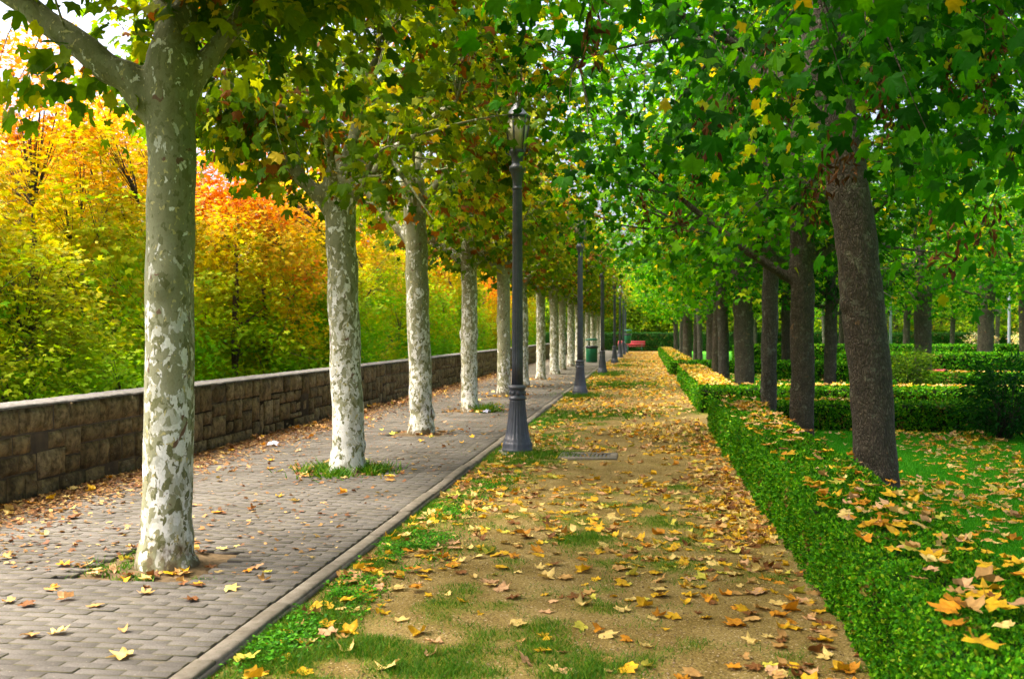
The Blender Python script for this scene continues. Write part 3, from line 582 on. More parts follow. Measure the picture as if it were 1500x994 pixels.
for k, (x, y_) in enumerate([(2.45, 35), (2.7, 40.5), (2.5, 46), (2.6, 52), (2.4, 58), (2.3, 65), (2.2, 72)]):
    mcopy((m2, m4, m3)[k % 3], (x, y_), float(rm.uniform(0, 6)), f'{("brown", "thick brown", "grey lichened")[k % 3]} maple, {ORD[k + 1]} of the row past the twin trunks', float(rm.uniform(.9, 1.05)))
# garden trees on the lawn side
GG = 'trees standing about the garden lawns'
DK = ([(.008, .045, .006), (.015, .075, .008), (.03, .11, .01), (.004, .025, .004)], [3, 3, 2, 2])
mg = maple('dark glossy-leaved evergreen tree with a slim black trunk on the second lawn', (5.05, 28.2), 2.9, .17, (.05, 0), MS, 230, 28, T_LONG, 'dark_bark', seed=6, cr=(2.4, 2.4, 2.6), bottom=2.0, cz=4.3, size=.17, cols=DK, group=GG)
mcopy(m4, (8.3, 31.2), 1.1, 'leaning brown tree rising behind the leaf-covered garden hedge', .92, GG)
mcopy(m4, (12.9, 40.0), 2.7, 'stout two-toned trunk standing beyond the feathery shrub', 1.08, GG)
LG = ([(.08, .2, .005), (.14, .28, .006), (.24, .36, .01), (.04, .13, .005), (.42, .4, .02)], [3, 4, 3, 2, 1])
mL = maple('slender garden tree with light yellow-green crown far across the lawns', (15.5, 62), 3.6, .2, (.1, 0), MS, 270, 24, T_LOW, 'dark_bark', seed=8, bottom=3.0, cz=5.3, size=.15, cols=LG, group=GG)
for k, (x, y_) in enumerate([(10.5, 55), (20, 60), (25, 56), (30, 68), (12.5, 72), (7.3, 50), (6.2, 63), (18, 78), (24, 82), (9, 84), (33, 80), (5.5, 40), (16.5, 46), (21, 48)]):
    mcopy((mL, m3, mL)[k % 3], (x, y_), float(rm.uniform(0, 6)), 'slender garden tree with light yellow-green crown far across the lawns', float(rm.uniform(.9, 1.15)), GG)
mB = maple('broad low-branched bright tree closing the view past the end hedge', (1.5, 96), 2.6, .2, (.1, 0), [(.3,) + m_[1:] for m_ in MS], 330, 24, T_LOW, 'dark_bark', seed=9, bottom=.4, cz=3.4, size=.16, cols=LG, group='trees beyond the end hedge', cr=(3.6, 3.6, 3.4), gap=.38)
for k in range(26):
    x = -24 + k * 3.3 + float(rm.uniform(-.8, .8)); mcopy(mB, (x, 91 + float(rm.uniform(0, 6)) - .28 * max(0, x - 8)), float(rm.uniform(0, 6)), 'broad low-branched bright tree closing the view past the end hedge', float(rm.uniform(.85, 1.2)), 'trees beyond the end hedge')
for k in range(22):
    x = -11 + k * 2.7 + float(rm.uniform(-.8, .8)); mcopy((mL, mL, m4)[k % 3], (x, 95 + float(rm.uniform(0, 14))), float(rm.uniform(0, 6)), 'pale green tree beyond the tall hedge that closes the walk', float(rm.uniform(.9, 1.35)), 'trees beyond the end hedge')

# ---- autumn trees beyond the wall
GA = 'autumn trees growing below the wall'
def autumn(label, seed, loc, cr, cz, stops, nC=560, mL=34, gap=.33, base=-3.2):
    rng = np.random.default_rng(900 + seed); h = cz - base + cr[2] * .3; tr = trunk_line(h, .085, (.1, .1), rng, 1.3, .4); lb = []
    for k in range(9):
        a = k * 2.4; i = int((.35 + .065 * k) * (len(tr[0]) - 1)); lb.append(limb(tr[0][i], (math.cos(a), math.sin(a), .7), 1.9, .045, .012, rng, 8, .6, .1))
    st = np.array([s[1] for s in stops]); sp = np.array([s[0] for s in stops]); c0 = cz - base
    def colf(rng, pos, cpos, idx):
        t = (cpos[:, 2] + base - .55) / (cz + cr[2] - 1.0) + {1: .06, 3: .13}.get(seed, 0) + (fnoise(cpos + seed * 7.3, .75, seed, 2) - .5) * 1.05 + rng.normal(0, .09, len(pos)); t = np.clip(t, 0, 1)
        return np.clip(np.stack([np.interp(t, sp, st[:, k]) for k in range(3)], 1) * .98 * rng.uniform(.75, 1.2, (len(pos), 1)), 0, 1)
    return build_tree('autumn_tree', label, 'tree', GA, (*loc, base), rng, tr, lb, dict(c=(0, 0, c0), r=cr, n=nC, m=mL, spread=.24, bottom=.9, gap=gap, inner=.5, gf=.9, seed=seed, sub=9, subl=1.3, subr=.3), dict(size=.082, colf=colf, hang=.8), M['maple_bark'], .04, .008, 6, 0, 0, 0, T_LOW)
S1 = [(0, (.2, .56, .003)), (.35, (.4, .6, .004)), (.6, (.62, .56, .005)), (.8, (.74, .46, .006)), (1, (.76, .3, .008))]
S2 = [(0, (.22, .58, .003)), (.35, (.52, .6, .005)), (.65, (.64, .5, .006)), (1, (.66, .44, .008))]
S3 = [(0, (.22, .55, .003)), (.35, (.46, .54, .004)), (.6, (.7, .48, .005)), (.85, (.76, .3, .007)), (1, (.74, .2, .008))]
S4 = [(0, (.18, .48, .003)), (.4, (.34, .58, .004)), (.75, (.42, .48, .008)), (1, (.65, .52, .01))]
A1 = autumn('golden tree over the wall turning orange at its tip and green below', 1, (-9.4, 14.0), (2.0, 1.9, 4.1), 2.3, S1, 680)
A2 = autumn('yellow-green tree over the wall with duller olive crown', 2, (-9.9, 17.1), (1.9, 1.9, 4.0), 2.1, S2, 640)
A3 = autumn('fiery orange-red tree behind the wall, its lower leaves still green', 3, (-9.0, 20.7), (2.0, 1.9, 3.7), 2.1, S3, 640)
A4 = autumn('mostly green tree over the wall just starting to yellow', 4, (-8.8, 24.2), (1.9, 1.9, 3.4), 1.5, S4)
def acopy(src, loc, rot, label, s=1.0):
    c = copy_tree(src); c.location = (*loc, -3.2); c.rotation_euler.z = rot; c.scale = (s, s, s); c['label'] = label; return c
acopy(A2, (-9.6, 10.9), 4.0, 'bright yellow tree beside the golden one, its foot hidden by a green bush', .98)
acopy(A4, (-8.1, 11.6), 1.0, 'low green bushy tree leaning against the outer face of the wall', .78)
acopy(A1, (-11.6, 20.4), 2.0, 'tall orange-topped tree behind the fiery one', 1.04)
acopy(A2, (-9.0, 22.9), 3.0, 'yellow tree between the fiery tree and the green one', .97)
ra = np.random.default_rng(4)
for k in range(14):
    src = (A2, A1, A4, A3)[k % 4]; acopy(src, (-9.3 + float(ra.uniform(-.6, .6)), 27.4 + 3.4 * k), float(ra.uniform(0, 6)), f'{("yellow", "golden", "greenish", "orange")[k % 4]} autumn tree, {ORD[k + 1]} behind the wall past the mostly green one', float(ra.uniform(.92, 1.1)))
for k in range(11):
    src = (A4, A2)[k % 2]; acopy(src, (-14.2 + float(ra.uniform(-.8, .8)), 10 + 4.6 * k), float(ra.uniform(0, 6)), 'shaded green tree in the second rank below the wall', float(ra.uniform(1.0, 1.15)))

# ---- hedges
GH = 'clipped box hedges edging the garden'
def hedge(label, x0, x1, y0, y1, h, seed, axis='Y', name='box_hedge', col=None, dens=1.0, ls=None, faces=(1, 1)):
    rng = np.random.default_rng(seed); a0, a1, b0, b1 = (x0, x1, y0, y1) if axis == 'Y' else (y0, y1, x0, x1)   # a: across, b: along
    root = thing(name, label, 'hedge', ((x0 + x1) / 2, (y0 + y1) / 2, 0), 0, GH); W = a1 - a0; O = np.array([(x0 + x1) / 2, (y0 + y1) / 2, 0]); L = b1 - b0
    r = min(.05, W * .2); pts = [(-W / 2, 0)]; pts += [(-W / 2 + r - r * math.cos(t), h - r + r * math.sin(t)) for t in np.linspace(0, math.pi / 2, 5)]; pts += [(W / 2 - r + r * math.sin(t), h - r + r * math.cos(t)) for t in np.linspace(0, math.pi / 2, 5)]; pts += [(W / 2, 0)]
    pts = np.array(pts); seg = np.diff(pts, axis=0); sl = np.linalg.norm(seg, axis=1); cum = np.concatenate([[0], np.cumsum(sl)]); per = cum[-1]; nrm = np.stack([-seg[:, 1], seg[:, 0]], 1) / sl[:, None]
    def place(u, b):
        k = np.clip(np.searchsorted(cum, u, 'right') - 1, 0, len(sl) - 1); t = ((u - cum[k]) / sl[k])[:, None]; q = pts[k] * (1 - t) + pts[k + 1] * t; n2 = nrm[k]
        if axis == 'Y': return np.stack([q[:, 0], b, q[:, 1]], 1), np.stack([n2[:, 0], 0 * b, n2[:, 1]], 1)
        return np.stack([b, q[:, 0], q[:, 1]], 1), np.stack([0 * b, n2[:, 0], n2[:, 1]], 1)
    def wob(P, N): return P + N * ((fnoise(P + O, 2.2, 31, 3) - .5) * .06 + (vnoise(P + O, 6.5, 8) - .5) * .05 + (vnoise(P + O, 15, 28) - .5) * .04)[:, None]
    nb = max(4, int(L / .16)); U, B = np.meshgrid(np.linspace(0, per, 22), np.linspace(-L / 2 + .03, L / 2 - .03, nb)); P, N = place(U.ravel(), B.ravel()); P = wob(P, N) - N * .035
    a = (np.arange(nb - 1)[:, None] * 22 + np.arange(21)[None]).ravel(); F = np.stack([a, a + 22, a + 23, a + 1], 1)
    if axis != 'Y': F = F[:, ::-1]
    obj('hedge_core', mesh_np('hedge_core', P, [F, np.arange(22)[None], (np.arange(22) + (nb - 1) * 22)[None, ::-1]], M['core'], None, True), root)
    PP, NN, SS = [], [], []
    st = .5; nseg = max(1, int(math.ceil(L / st)))
    for i in range(nseg):
        bb0, bb1 = -L / 2 + L * i / nseg, -L / 2 + L * (i + 1) / nseg; c = O + (np.array([0, (bb0 + bb1) / 2, h * .7]) if axis == 'Y' else np.array([(bb0 + bb1) / 2, 0, h * .7]))
        x, y, d = proj(c); 
        if d < .5 or x < -700 or x > 2300: continue
        s = ls or (.017 + .0017 * max(0, d - 4)); s = min(s, .075); n = int(dens * (bb1 - bb0) * per * 1.9 / (.42 * s * s)); P, N = place(rng.uniform(0, per, n), rng.uniform(bb0, bb1, n)); PP.append(P); NN.append(N); SS.append(np.full(n, s))
    for sgn in (-1, 1):
        c = O + (np.array([0, sgn * L / 2, .3]) if axis == 'Y' else np.array([sgn * L / 2, 0, .3])); x, y, d = proj(c)
        if d < .5: continue
        s = min(.075, ls or (.017 + .0017 * max(0, d - 4))); n = int(W * h * 1.9 / (.42 * s * s)); q = rng.uniform(-W / 2, W / 2, n); z = rng.uniform(0, h, n); e = np.full(n, sgn * L / 2)
        PP.append(np.stack([q, e, z], 1) if axis == 'Y' else np.stack([e, q, z], 1)); NN.append(np.tile([0, sgn, 0] if axis == 'Y' else [sgn, 0, 0], (n, 1)).astype(float)); SS.append(np.full(n, s))
    P, N, S = np.concatenate(PP), np.concatenate(NN), np.concatenate(SS); P = wob(P, N) - N * (np.abs(rng.normal(0, .022, len(P))) - .012)[:, None]; n = len(P); P[:, 2] = np.maximum(P[:, 2], .005)
    nd = N + rng.normal(0, .5, (n, 3)) + [0, 0, .35]; xd = N * .5 + rng.normal(0, .8, (n, 3)) + [0, 0, .3]
    hole = (fnoise(P + O, 7, 77, 2) > .2 + .25 * (P[:, 2] < .1)) | (rng.random(n) < .25); P, N, S, nd, xd = P[hole], N[hole], S[hole], nd[hole], xd[hole]; n = len(P)
    cols = col or ([(.035, .18, .003), (.07, .27, .003), (.15, .37, .005), (.02, .11, .003), (.28, .4, .015)], [4, 4, 2.2, 2, .6]); b = Bag()
    pc_ = palette(rng, n, *cols, .3); tone = fnoise(P + O, 3.5, 61, 2)[:, None]; pc_ = pc_ * (.75 + .5 * tone); br = (fnoise(P + O, 5, 90, 2) > .7) & (rng.random(n) < .35); pc_[br] = palette(rng, int(br.sum()), [(.22, .17, .03), (.16, .09, .03)], [2, 1])
    inst(b, T_OVAL, P, frames(xd, nd), S * rng.uniform(.6, 1.6, n), pc_, rng); obj('foliage', b.mesh('foliage', M['box']), root, kind='stuff'); return root
H1 = (1.05, 1.76, 3.2, 16.4, .49)
hedge('long low box hedge strewn with yellow leaves, between gravel path and lawn', *H1, 1)
hedge('dark cross hedge closing the far side of the near lawn', 1.35, 16, 16.42, 17.0, .46, 2, 'X')
hedge('thin cross hedge on the far side of the narrow garden path', 1.83, 18, 20.1, 20.7, .5, 3, 'X')
hedge('second low hedge covered in yellow leaves, beyond the narrow garden path', 1.08, 1.8, 20.0, 32.5, .5, 4)
hedge('third low hedge running down to the end of the walk', 1.0, 1.8, 37.6, 72, .5, 5)
hedge('low cross hedge turning off where the third hedge begins', 1.83, 9, 37.7, 38.4, .5, 11, 'X')
hedge('short leaf-topped hedge behind the feathery shrub', 7.2, 14, 26.2, 26.9, .55, 6, 'X')
hedge('tall clipped hedge with a red bench before it', 6.9, 26, 36, 37, .85, 7, 'X')
hedge('low hedge on the second lawn in front of the dark evergreen', 4.0, 6.9, 33, 33.7, .6, 8, 'X')
hedge('tall hedge far across the garden behind a small red bench', 4.2, 34, 47.5, 48.5, 1.0, 9, 'X')
hedge('tall dark hedge closing the end of the walk behind the red bench', -9, 30, 86, 87.4, 1.55, 10, 'X', col=([(.012, .06, .006), (.02, .1, .008), (.045, .14, .012)], [3, 3, 1]))

# ---- shrubs
def shrub(label, loc, r, h, seed, cols, size, nC=90, m=30):
    rng = np.random.default_rng(seed); root = thing('shrub', label, 'shrub', (*loc, 0)); st = Bag(); b = Bag(); P0 = []
    for k in range(nC):
        a, t = rng.uniform(0, 6.28), rng.random(); z = h * rng.uniform(.12, 1); rad = r * math.sqrt(max(0, 1 - (z / h * 1.25 - .5) ** 2 * .9)) * rng.uniform(.35, 1); e = V3(rad * math.cos(a), rad * math.sin(a), z); P0.append(e)
        st.add(*tube(bezier(V3(e[0] * .15, e[1] * .15, 0), V3(e[0] * .4, e[1] * .4, z * .8), e, 5), np.linspace(.008, .003, 5), 4, False))
    P0 = np.array(P0); idx = np.repeat(np.arange(nC), m); off = rng.normal(0, .13, (nC * m, 3)) * [1, 1, .6]; pos = P0[idx] + off; pos[:, 2] = np.maximum(pos[:, 2], .03)
    inst(b, T_LONG, pos, frames(off + unit(P0[idx] * [1, 1, .2]) * .15 + [0, 0, -.05], rng.normal(0, .5, off.shape) + [0, 0, 1]), size * rng.uniform(.6, 1.2, len(pos)), palette(rng, len(pos), *cols), rng)
    obj('stems', st.mesh('stems', M['dark_bark']), root); obj('foliage', b.mesh('foliage', M['leaf']), root, kind='stuff')
shrub('dark feathery evergreen shrub standing on the near lawn before the cross hedge', (5.3, 15.5), .6, 1.15, 1, ([(.006, .05, .006), (.012, .085, .01), (.03, .12, .015)], [3, 3, 1]), .11)
shrub('loose yellow-green shrub behind the big leaning maple', (6.4, 25.2), .55, 1.05, 2, ([(.06, .13, .01), (.12, .2, .012), (.03, .08, .006)], [3, 2, 3]), .11)
for k, (x, y_) in enumerate([(20.5, 57), (22.3, 57.5), (24.2, 58), (18.8, 59), (26.5, 60)]):
    shrub('pale pink-flowered bush beyond the tall garden hedge', (x, y_), .9, 1.5, 20 + k, ([(.75, .45, .45), (.8, .7, .68), (.15, .25, .06)], [2, 3, 3]), .13, 50, 26)
for o in SC.objects:
    if o.get('label', '').startswith('pale pink'): o['group'] = 'pink bushes across the garden'

# ---- lamps
def street_lamp(label, loc, iron, group, rot=.3):
    root = thing('street_lamp', label, 'street lamp', loc, rot, group)
    obj('plinth', mesh_np('plinth', *cbox(-.23, .23, -.23, .23, -.04, .035, .012), M['concrete']), root)
    base = [(.035, .2), (.06, .205), (.075, .2), (.085, .195, .02), (.13, .2, .05), (.165, .185, .03), (.175, .175), (.2, .178), (.215, .165, .06), (.3, .15, .09), (.45, .127, .1), (.6, .112, .1), (.7, .106, .08), (.715, .104)]
    obj('base', mesh_np('base', *lathe(base, 80, 20), iron, None, True), root)
    col_ = [(.715, .1), (.725, .115), (.745, .118), (.755, .105), (.77, .1), (.845, .1), (.86, .108), (.87, .118), (.89, .118), (.905, .1), (.915, .08)]; cobj = obj('collar', mesh_np('collar', *lathe(col_, 48), iron, None, True), root)
    bm = Bag(); V, F = lathe([(-.012, .0), (-.011, .02), (0, .032), (.012, .02), (.014, .012), (.018, .0)], 14, cap=False)
    rose = mesh_np('rosette', V[:, [2, 0, 1]], F, iron, None, True)
    for k in range(8):
        a = k * math.pi / 4; obj('rosette', rose, cobj, (.1 * math.cos(a), .1 * math.sin(a), .807), (0, 0, a))
    obj('shaft', mesh_np('shaft', *lathe([(.915, .076, .1), (1.2, .074, .13), (2.2, .069, .13), (3.45, .062, .13), (3.48, .06)], 96, 16), iron, None, True), root)
    cap = [(3.48, .06), (3.485, .07), (3.505, .07), (3.515, .058), (3.53, .058, .1), (3.62, .066, .12), (3.7, .088, .08), (3.715, .09), (3.725, .106), (3.76, .112), (3.785, .104), (3.8, .08), (3.83, .07, .1), (3.9, .075, .12), (3.97, .105, .06), (3.99, .11)]
    obj('capital', mesh_np('capital', *lathe(cap, 64, 16), iron, None, True), root)
    n = 6; zb, zt, rb, rt = 3.99, 4.42, .105, .165; fb = Bag(); A = [k * 2 * math.pi / n for k in range(n)]
    for a in A: fb.add(*tube([[rb * math.cos(a), rb * math.sin(a), zb], [rt * math.cos(a), rt * math.sin(a), zt]], [.009, .011], 4))
    for z, r_ in ((zb, rb), (zt, rt)):
        P = [[r_ * math.cos(a), r_ * math.sin(a), z] for a in A + [A[0]]]
        for p, q in zip(P[:-1], P[1:]): fb.add(*tube([p, q], [.011, .011], 4))
    lan = obj('lantern', fb.mesh('lantern', iron), root)
    for k in range(n):
        a, b = A[k], A[k] + 2 * math.pi / n; s = .96; q = np.array([[rb * s * math.cos(a), rb * s * math.sin(a), zb + .01], [rb * s * math.cos(b), rb * s * math.sin(b), zb + .01], [rt * s * math.cos(b), rt * s * math.sin(b), zt - .01], [rt * s * math.cos(a), rt * s * math.sin(a), zt - .01]])
        V = np.concatenate([q, q * [.97, .97, 1]]); obj('pane', mesh_np('pane', V, BOXF, M['glass']), lan)
        am = (a + b) / 2; obj('crocket', mesh_np('crocket', *tube([[rb * math.cos(a), rb * math.sin(a), zb - .06], [(rb + .045) * math.cos(a), (rb + .045) * math.sin(a), zb - .03], [(rb + .05) * math.cos(a), (rb + .05) * math.sin(a), zb + .03]], [.012, .01, .004], 5), iron), lan)
    rf = obj('roof', mesh_np('roof', *lathe([(zt - .005, .16), (zt + .012, .185), (zt + .03, .18), (zt + .05, .15), (zt + .12, .085), (zt + .14, .08), (zt + .15, .06), (zt + .19, .045), (zt + .2, .02)], 6), iron), lan)
    obj('finial', mesh_np('finial', *lathe([(zt + .2, .02), (zt + .215, .03), (zt + .235, .028), (zt + .25, .012), (zt + .3, .004)], 12), iron, None, True), lan)
    return root
GL = 'street lamps between paving and gravel'
L1 = street_lamp('nearest dark iron lamp post with fluted base, standing on a square concrete plinth', (-1.67, 12.95, 0), M['iron'], GL)
for k, (x, y_, lb) in enumerate([(-1.62, 24.9, 'dark iron lamp post rising from a grass tuft, second along the kerb'), (-1.6, 37.5, 'lamp post beside the green bin with its lantern showing against leaves'), (-1.57, 51.6, None), (-1.57, 62.8, None), (-1.57, 72, None), (-1.57, 80, None)]):
    c = copy_tree(L1); c.location = (x, y_, 0); c['label'] = lb or 'small distant lamp post near the end hedge'; c.rotation_euler.z = .3 + k
GL2 = 'pale lamps in the garden'
L2 = street_lamp('pale grey lamp post beyond the tall garden hedge', (17.5, 50.8, 0), M['iron_pale'], GL2); c = copy_tree(L2); c.location = (13.2, 56, 0); c = copy_tree(L2); c.location = (9.6, 52.5, 0)

# ---- drain, bins, benches, scraps
dr = thing('drain_cover', 'stone-framed iron drain grate set in the gravel beside the lamp', 'drain', (-.72, 12.75, 0))
fr = Bag()
for q in ((-.37, .37, -.3, -.2), (-.37, .37, .2, .3), (-.37, -.27, -.2, .2), (.27, .37, -.2, .2)): fr.add(*cbox(*q, -.03, .03, .008))
obj('frame', fr.mesh('frame', M['kerb']), dr); gm = mesh_np('grate_bar', *cbox(-.016, .016, -.198, .198, -.02, .018, .003), M['grate'])
for k in range(11): obj('grate_bar', gm, dr, (-.25 + .05 * k, 0, 0))
def litter_bin(label, loc, r=.29, h=1.0, post=False):
    b = thing('litter_bin', label, 'bin', loc); z0 = .75 if post else 0
    obj('body', mesh_np('body', *lathe([(z0 + .02, r * .93), (z0 + .03, r * .96), (z0 + h * .8, r), (z0 + h * .81, r * .98)], 40, 20) if not post else lathe([(z0, r * .5), (z0 + .05, r * .8), (z0 + h * .8, r), (z0 + h * .81, r * .98)], 32), M['bin_green'], None, True), b)
    obj('bag', mesh_np('bag', *lathe([(z0 + h * .7, r * 1.03), (z0 + h * .76, r * 1.06), (z0 + h * .815, r * 1.05), (z0 + h * .83, r * .97), (z0 + h * .7, r * .9)], 40, 11), M['bag'], None, True), b)
    for k in range(3):
        a = k * 2.1; obj('lid_post', mesh_np('lid_post', *tube([[r * .9 * math.cos(a), r * .9 * math.sin(a), z0 + h * .8], [r * .9 * math.cos(a), r * .9 * math.sin(a), z0 + h * 1.1]], [.015, .015], 6), M['bin_green']), b)
    obj('lid', mesh_np('lid', *lathe([(z0 + h * 1.08, r * 1.02), (z0 + h * 1.1, r * 1.08), (z0 + h * 1.16, r * 1.04), (z0 + h * 1.19, r * .6), (z0 + h * 1.2, r * .05)], 32), M['bin_green'], None, True), b)
    if post: obj('post', mesh_np('post', *tube([[0, 0, 0], [0, 0, z0 + .05]], [.04, .04], 8), M['bin_green']), b)
litter_bin('round green litter bin lined with a black bag, standing on the paving', (-2.75, 51.5, PV_Z), .31, 1.05)
litter_bin('small dark green bin raised on a post near the end hedge', (-1.3, 76, 0), .28, .9, True)
def bench(label, loc, rot, w_=2.1):
    b = thing('park_bench', label, 'bench', loc, rot)
    for k in range(3): obj('seat_slat', mesh_np('seat_slat', *box(-w_ / 2, w_ / 2, -.2 + .15 * k, -.075 + .15 * k, .43, .46), M['red']), b)
    for k in range(2): obj('back_slat', mesh_np('back_slat', *box(-w_ / 2, w_ / 2, .27 + .02 * k, .3 + .02 * k, .55 + .19 * k, .7 + .19 * k), M['red']), b)
    for s in (-1, 1):
        x = s * w_ * .38; obj('leg', mesh_np('leg', *tube([[x, -.2, 0], [x, -.18, .42]], [.025, .02], 6), M['bench_leg']), b); obj('leg', mesh_np('leg', *tube([[x, .3, 0], [x, .26, .42], [x, .33, .9]], [.025, .022, .018], 6), M['bench_leg']), b)
bench('red slatted bench in front of the tall end hedge', (-1.15, 84.6, 0), 0, 2.3)
bench('dull red bench half hidden behind the leaf-topped hedge', (9.9, 35.3, -.12), 1.2, .9)
bench('small red bench far off before the tall garden hedge', (7.3, 46.6, 0), .9, 1.0)
rs = np.random.default_rng(8)
def scrap(label, loc, s):
    g = np.linspace(-.5, .5, 5); X, Y = np.meshgrid(g, g); Z = rs.normal(0, .14, X.shape); V = np.stack([X.ravel() + rs.normal(0, .05, 25), Y.ravel() * .7, Z.ravel() - Z.min()], 1) * s; a = (np.arange(4)[:, None] * 5 + np.arange(4)[None]).ravel(); F = np.stack([a, a + 1, a + 6, a + 5], 1)
    tag(obj('paper_scrap', mesh_np('paper_scrap', V, F, M['white']), None, loc), label, 'litter')
scrap('crumpled bluish-white scrap lying by the wall among brown litter', (-5.05, 13.0, PV_Z + .004), .13)
scrap('white paper scrap beside the weeds at the foot of a plane tree', (-3.05, 18.95, PV_Z + .004), .14)

# ---- grass and weeds
def blades(name, x, y, z, h, rng, cols, wid=.0035, spread=.5, name_label=None):
    n = len(x); a = rng.uniform(0, 6.28, n); ln = rng.normal(0, spread, (n, 2)) * h[:, None]; wv = np.stack([np.cos(a), np.sin(a)], 1) * (wid * rng.uniform(.7, 1.5, n))[:, None]
    B = np.stack([x, y], 1); V = np.zeros((n, 3, 3)); V[:, 0, :2] = B - wv; V[:, 1, :2] = B + wv; V[:, 2, :2] = B + ln; V[:, :2, 2] = z[:, None]; V[:, 2, 2] = z + h; F = np.arange(3 * n).reshape(n, 3)
    return obj(name, mesh_np(name, V.reshape(-1, 3), F, M['grass'], np.repeat(palette(rng, n, *cols), 3, 0)), kind='stuff')
rgx = np.random.default_rng(31)
GC = ([(.035, .13, .004), (.06, .18, .005), (.12, .24, .008), (.22, .22, .02)], [3, 4, 2, .8])
n = 900000; y = 4 + 26 * rgx.random(n) ** 1.6; x = rgx.uniform(-2.0, 1.05, n); g = grass_amount(x, y); k = (rgx.random(n) < np.clip((g - .2) * 1.4, 0, 1) ** 1.6) & inframe(np.stack([x, y, 0 * x], 1), 20); x, y, g = x[k][:140000], y[k][:140000], g[k][:140000]
tag(blades('path_grass', x, y, np.full(len(x), -.005), rgx.uniform(.012, .04, len(x)) * (.5 + g), rgx, GC, .003, .7), 'patchy short grass growing in the gravel along the kerb', 'grass')
n = 420000; y = 4.5 + 12.5 * rgx.random(n); x = 1.7 + 6 * rgx.random(n); k = inframe(np.stack([x, y, 0 * x], 1), 20); x, y = x[k][:170000], y[k][:170000]
LC = ([(.03, .26, .004), (.06, .35, .006), (.13, .42, .008)], [3, 4, 1.5])
tag(blades('lawn_grass', x, y, np.zeros(len(x)), rgx.uniform(.025, .06, len(x)), rgx, LC, .004, .5), 'short bright green grass of the near lawn', 'grass')
n = 160000; y = 20.8 + 25 * rgx.random(n); x = 1.7 + 16 * rgx.random(n); k = inframe(np.stack([x, y, 0 * x], 1), 20); x, y = x[k][:60000], y[k][:60000]
tag(blades('lawn_grass', x, y, np.zeros(len(x)), rgx.uniform(.04, .08, len(x)), rgx, LC, .01, .5), 'short bright green grass of the lawn beyond the garden path', 'grass')
def tuft(label, cx, cy, rx, ry, z, n, h, wide=False, name='grass_tuft', group='weeds and tufts by the walk'):
    x, y = cx + rx * .55 * rgx.normal(size=n), cy + ry * .6 * rgx.normal(size=n); kq = (fnoise(np.stack([x, y, 0 * x], 1), 6, 4, 3) > .44) & ((x > -1.99) | (x < -2.2)); x, y = x[kq], y[kq]; n = len(x)
    o = blades(name, x, y, np.full(n, z), h * rgx.uniform(.4, 1, n), rgx, GC, .012 if wide else .005, .7); tag(o, label, 'grass', group)
tuft('bright weeds ringing the foot of the second plane tree', -3.33, 10.72, .42, .36, .02, 2600, .14, True, 'weed_clump')
tuft('broad-leaved dock plant at the foot of a pale plane tree', -3.05, 19.2, .2, .2, .02, 500, .26, True, 'weed_clump')
tuft('small green weeds in the soil pit of the thick plane tree', -3.5, 6.25, .2, .3, .02, 350, .09, False, 'weed_clump'); tuft('sparse grass on the soil before the thick plane trunk', -3.05, 5.93, .32, .1, .02, 500, .05)
tuft('thick grass around the foot of the second lamp post', -1.6, 24.6, .5, .8, 0, 5000, .14); tuft('grass around the concrete plinth of the nearest lamp', -1.55, 12.75, .5, .5, 0, 4200, .09)
tuft('grass strip around the third lamp by the kerb', -1.5, 37, .6, 1.2, 0, 3000, .18)
for k, (cx, cy, rx, ry, nn) in enumerate([(-1.85, 4.85, .14, .35, 2600), (-1.82, 5.65, .2, .5, 4200), (-1.72, 7.2, .28, .6, 5200), (-1.75, 8.6, .26, .7, 4200), (-1.6, 10.3, .3, .8, 4200), (-1.4, 14.6, .4, .7, 3600), (-1.75, 17, .3, .9, 3000)]):
    tuft('low green clover and grass hugging the kerb edge', cx, cy, rx, ry, 0, nn // 3, .05)
    q = int(nn * .6); x = cx + rx * .6 * rgx.normal(size=q); y = cy + ry * .6 * rgx.normal(size=q); kq = (fnoise(np.stack([x, y, 0 * x], 1), 5, 14, 3) > .52) & (x > -1.99); x, y = x[kq], y[kq]; q = len(x); a = rgx.uniform(0, 6.28, q); cb = Bag()
    inst(cb, T_OVAL, np.stack([x, y, rgx.uniform(.005, .05, q)], 1), frames(np.stack([np.cos(a), np.sin(a), rgx.normal(0, .3, q)], 1), rgx.normal(0, .35, (q, 3)) + [0, 0, 1]), rgx.uniform(.014, .032, q), palette(rgx, q, [(.05, .24, .004), (.09, .32, .006), (.03, .15, .004)], [3, 3, 2]), rgx)
    tag(obj('clover_patch', cb.mesh('clover_patch', M['grass']), kind='stuff'), 'low green clover and grass hugging the kerb edge', 'grass', 'weeds and tufts by the walk')
for k in range(16): tuft('short grass patch in the leafy far path', float(rgx.uniform(-1.6, .8)), float(rgx.uniform(17, 60)), .6, 1.2, 0, 1500, .07, True)

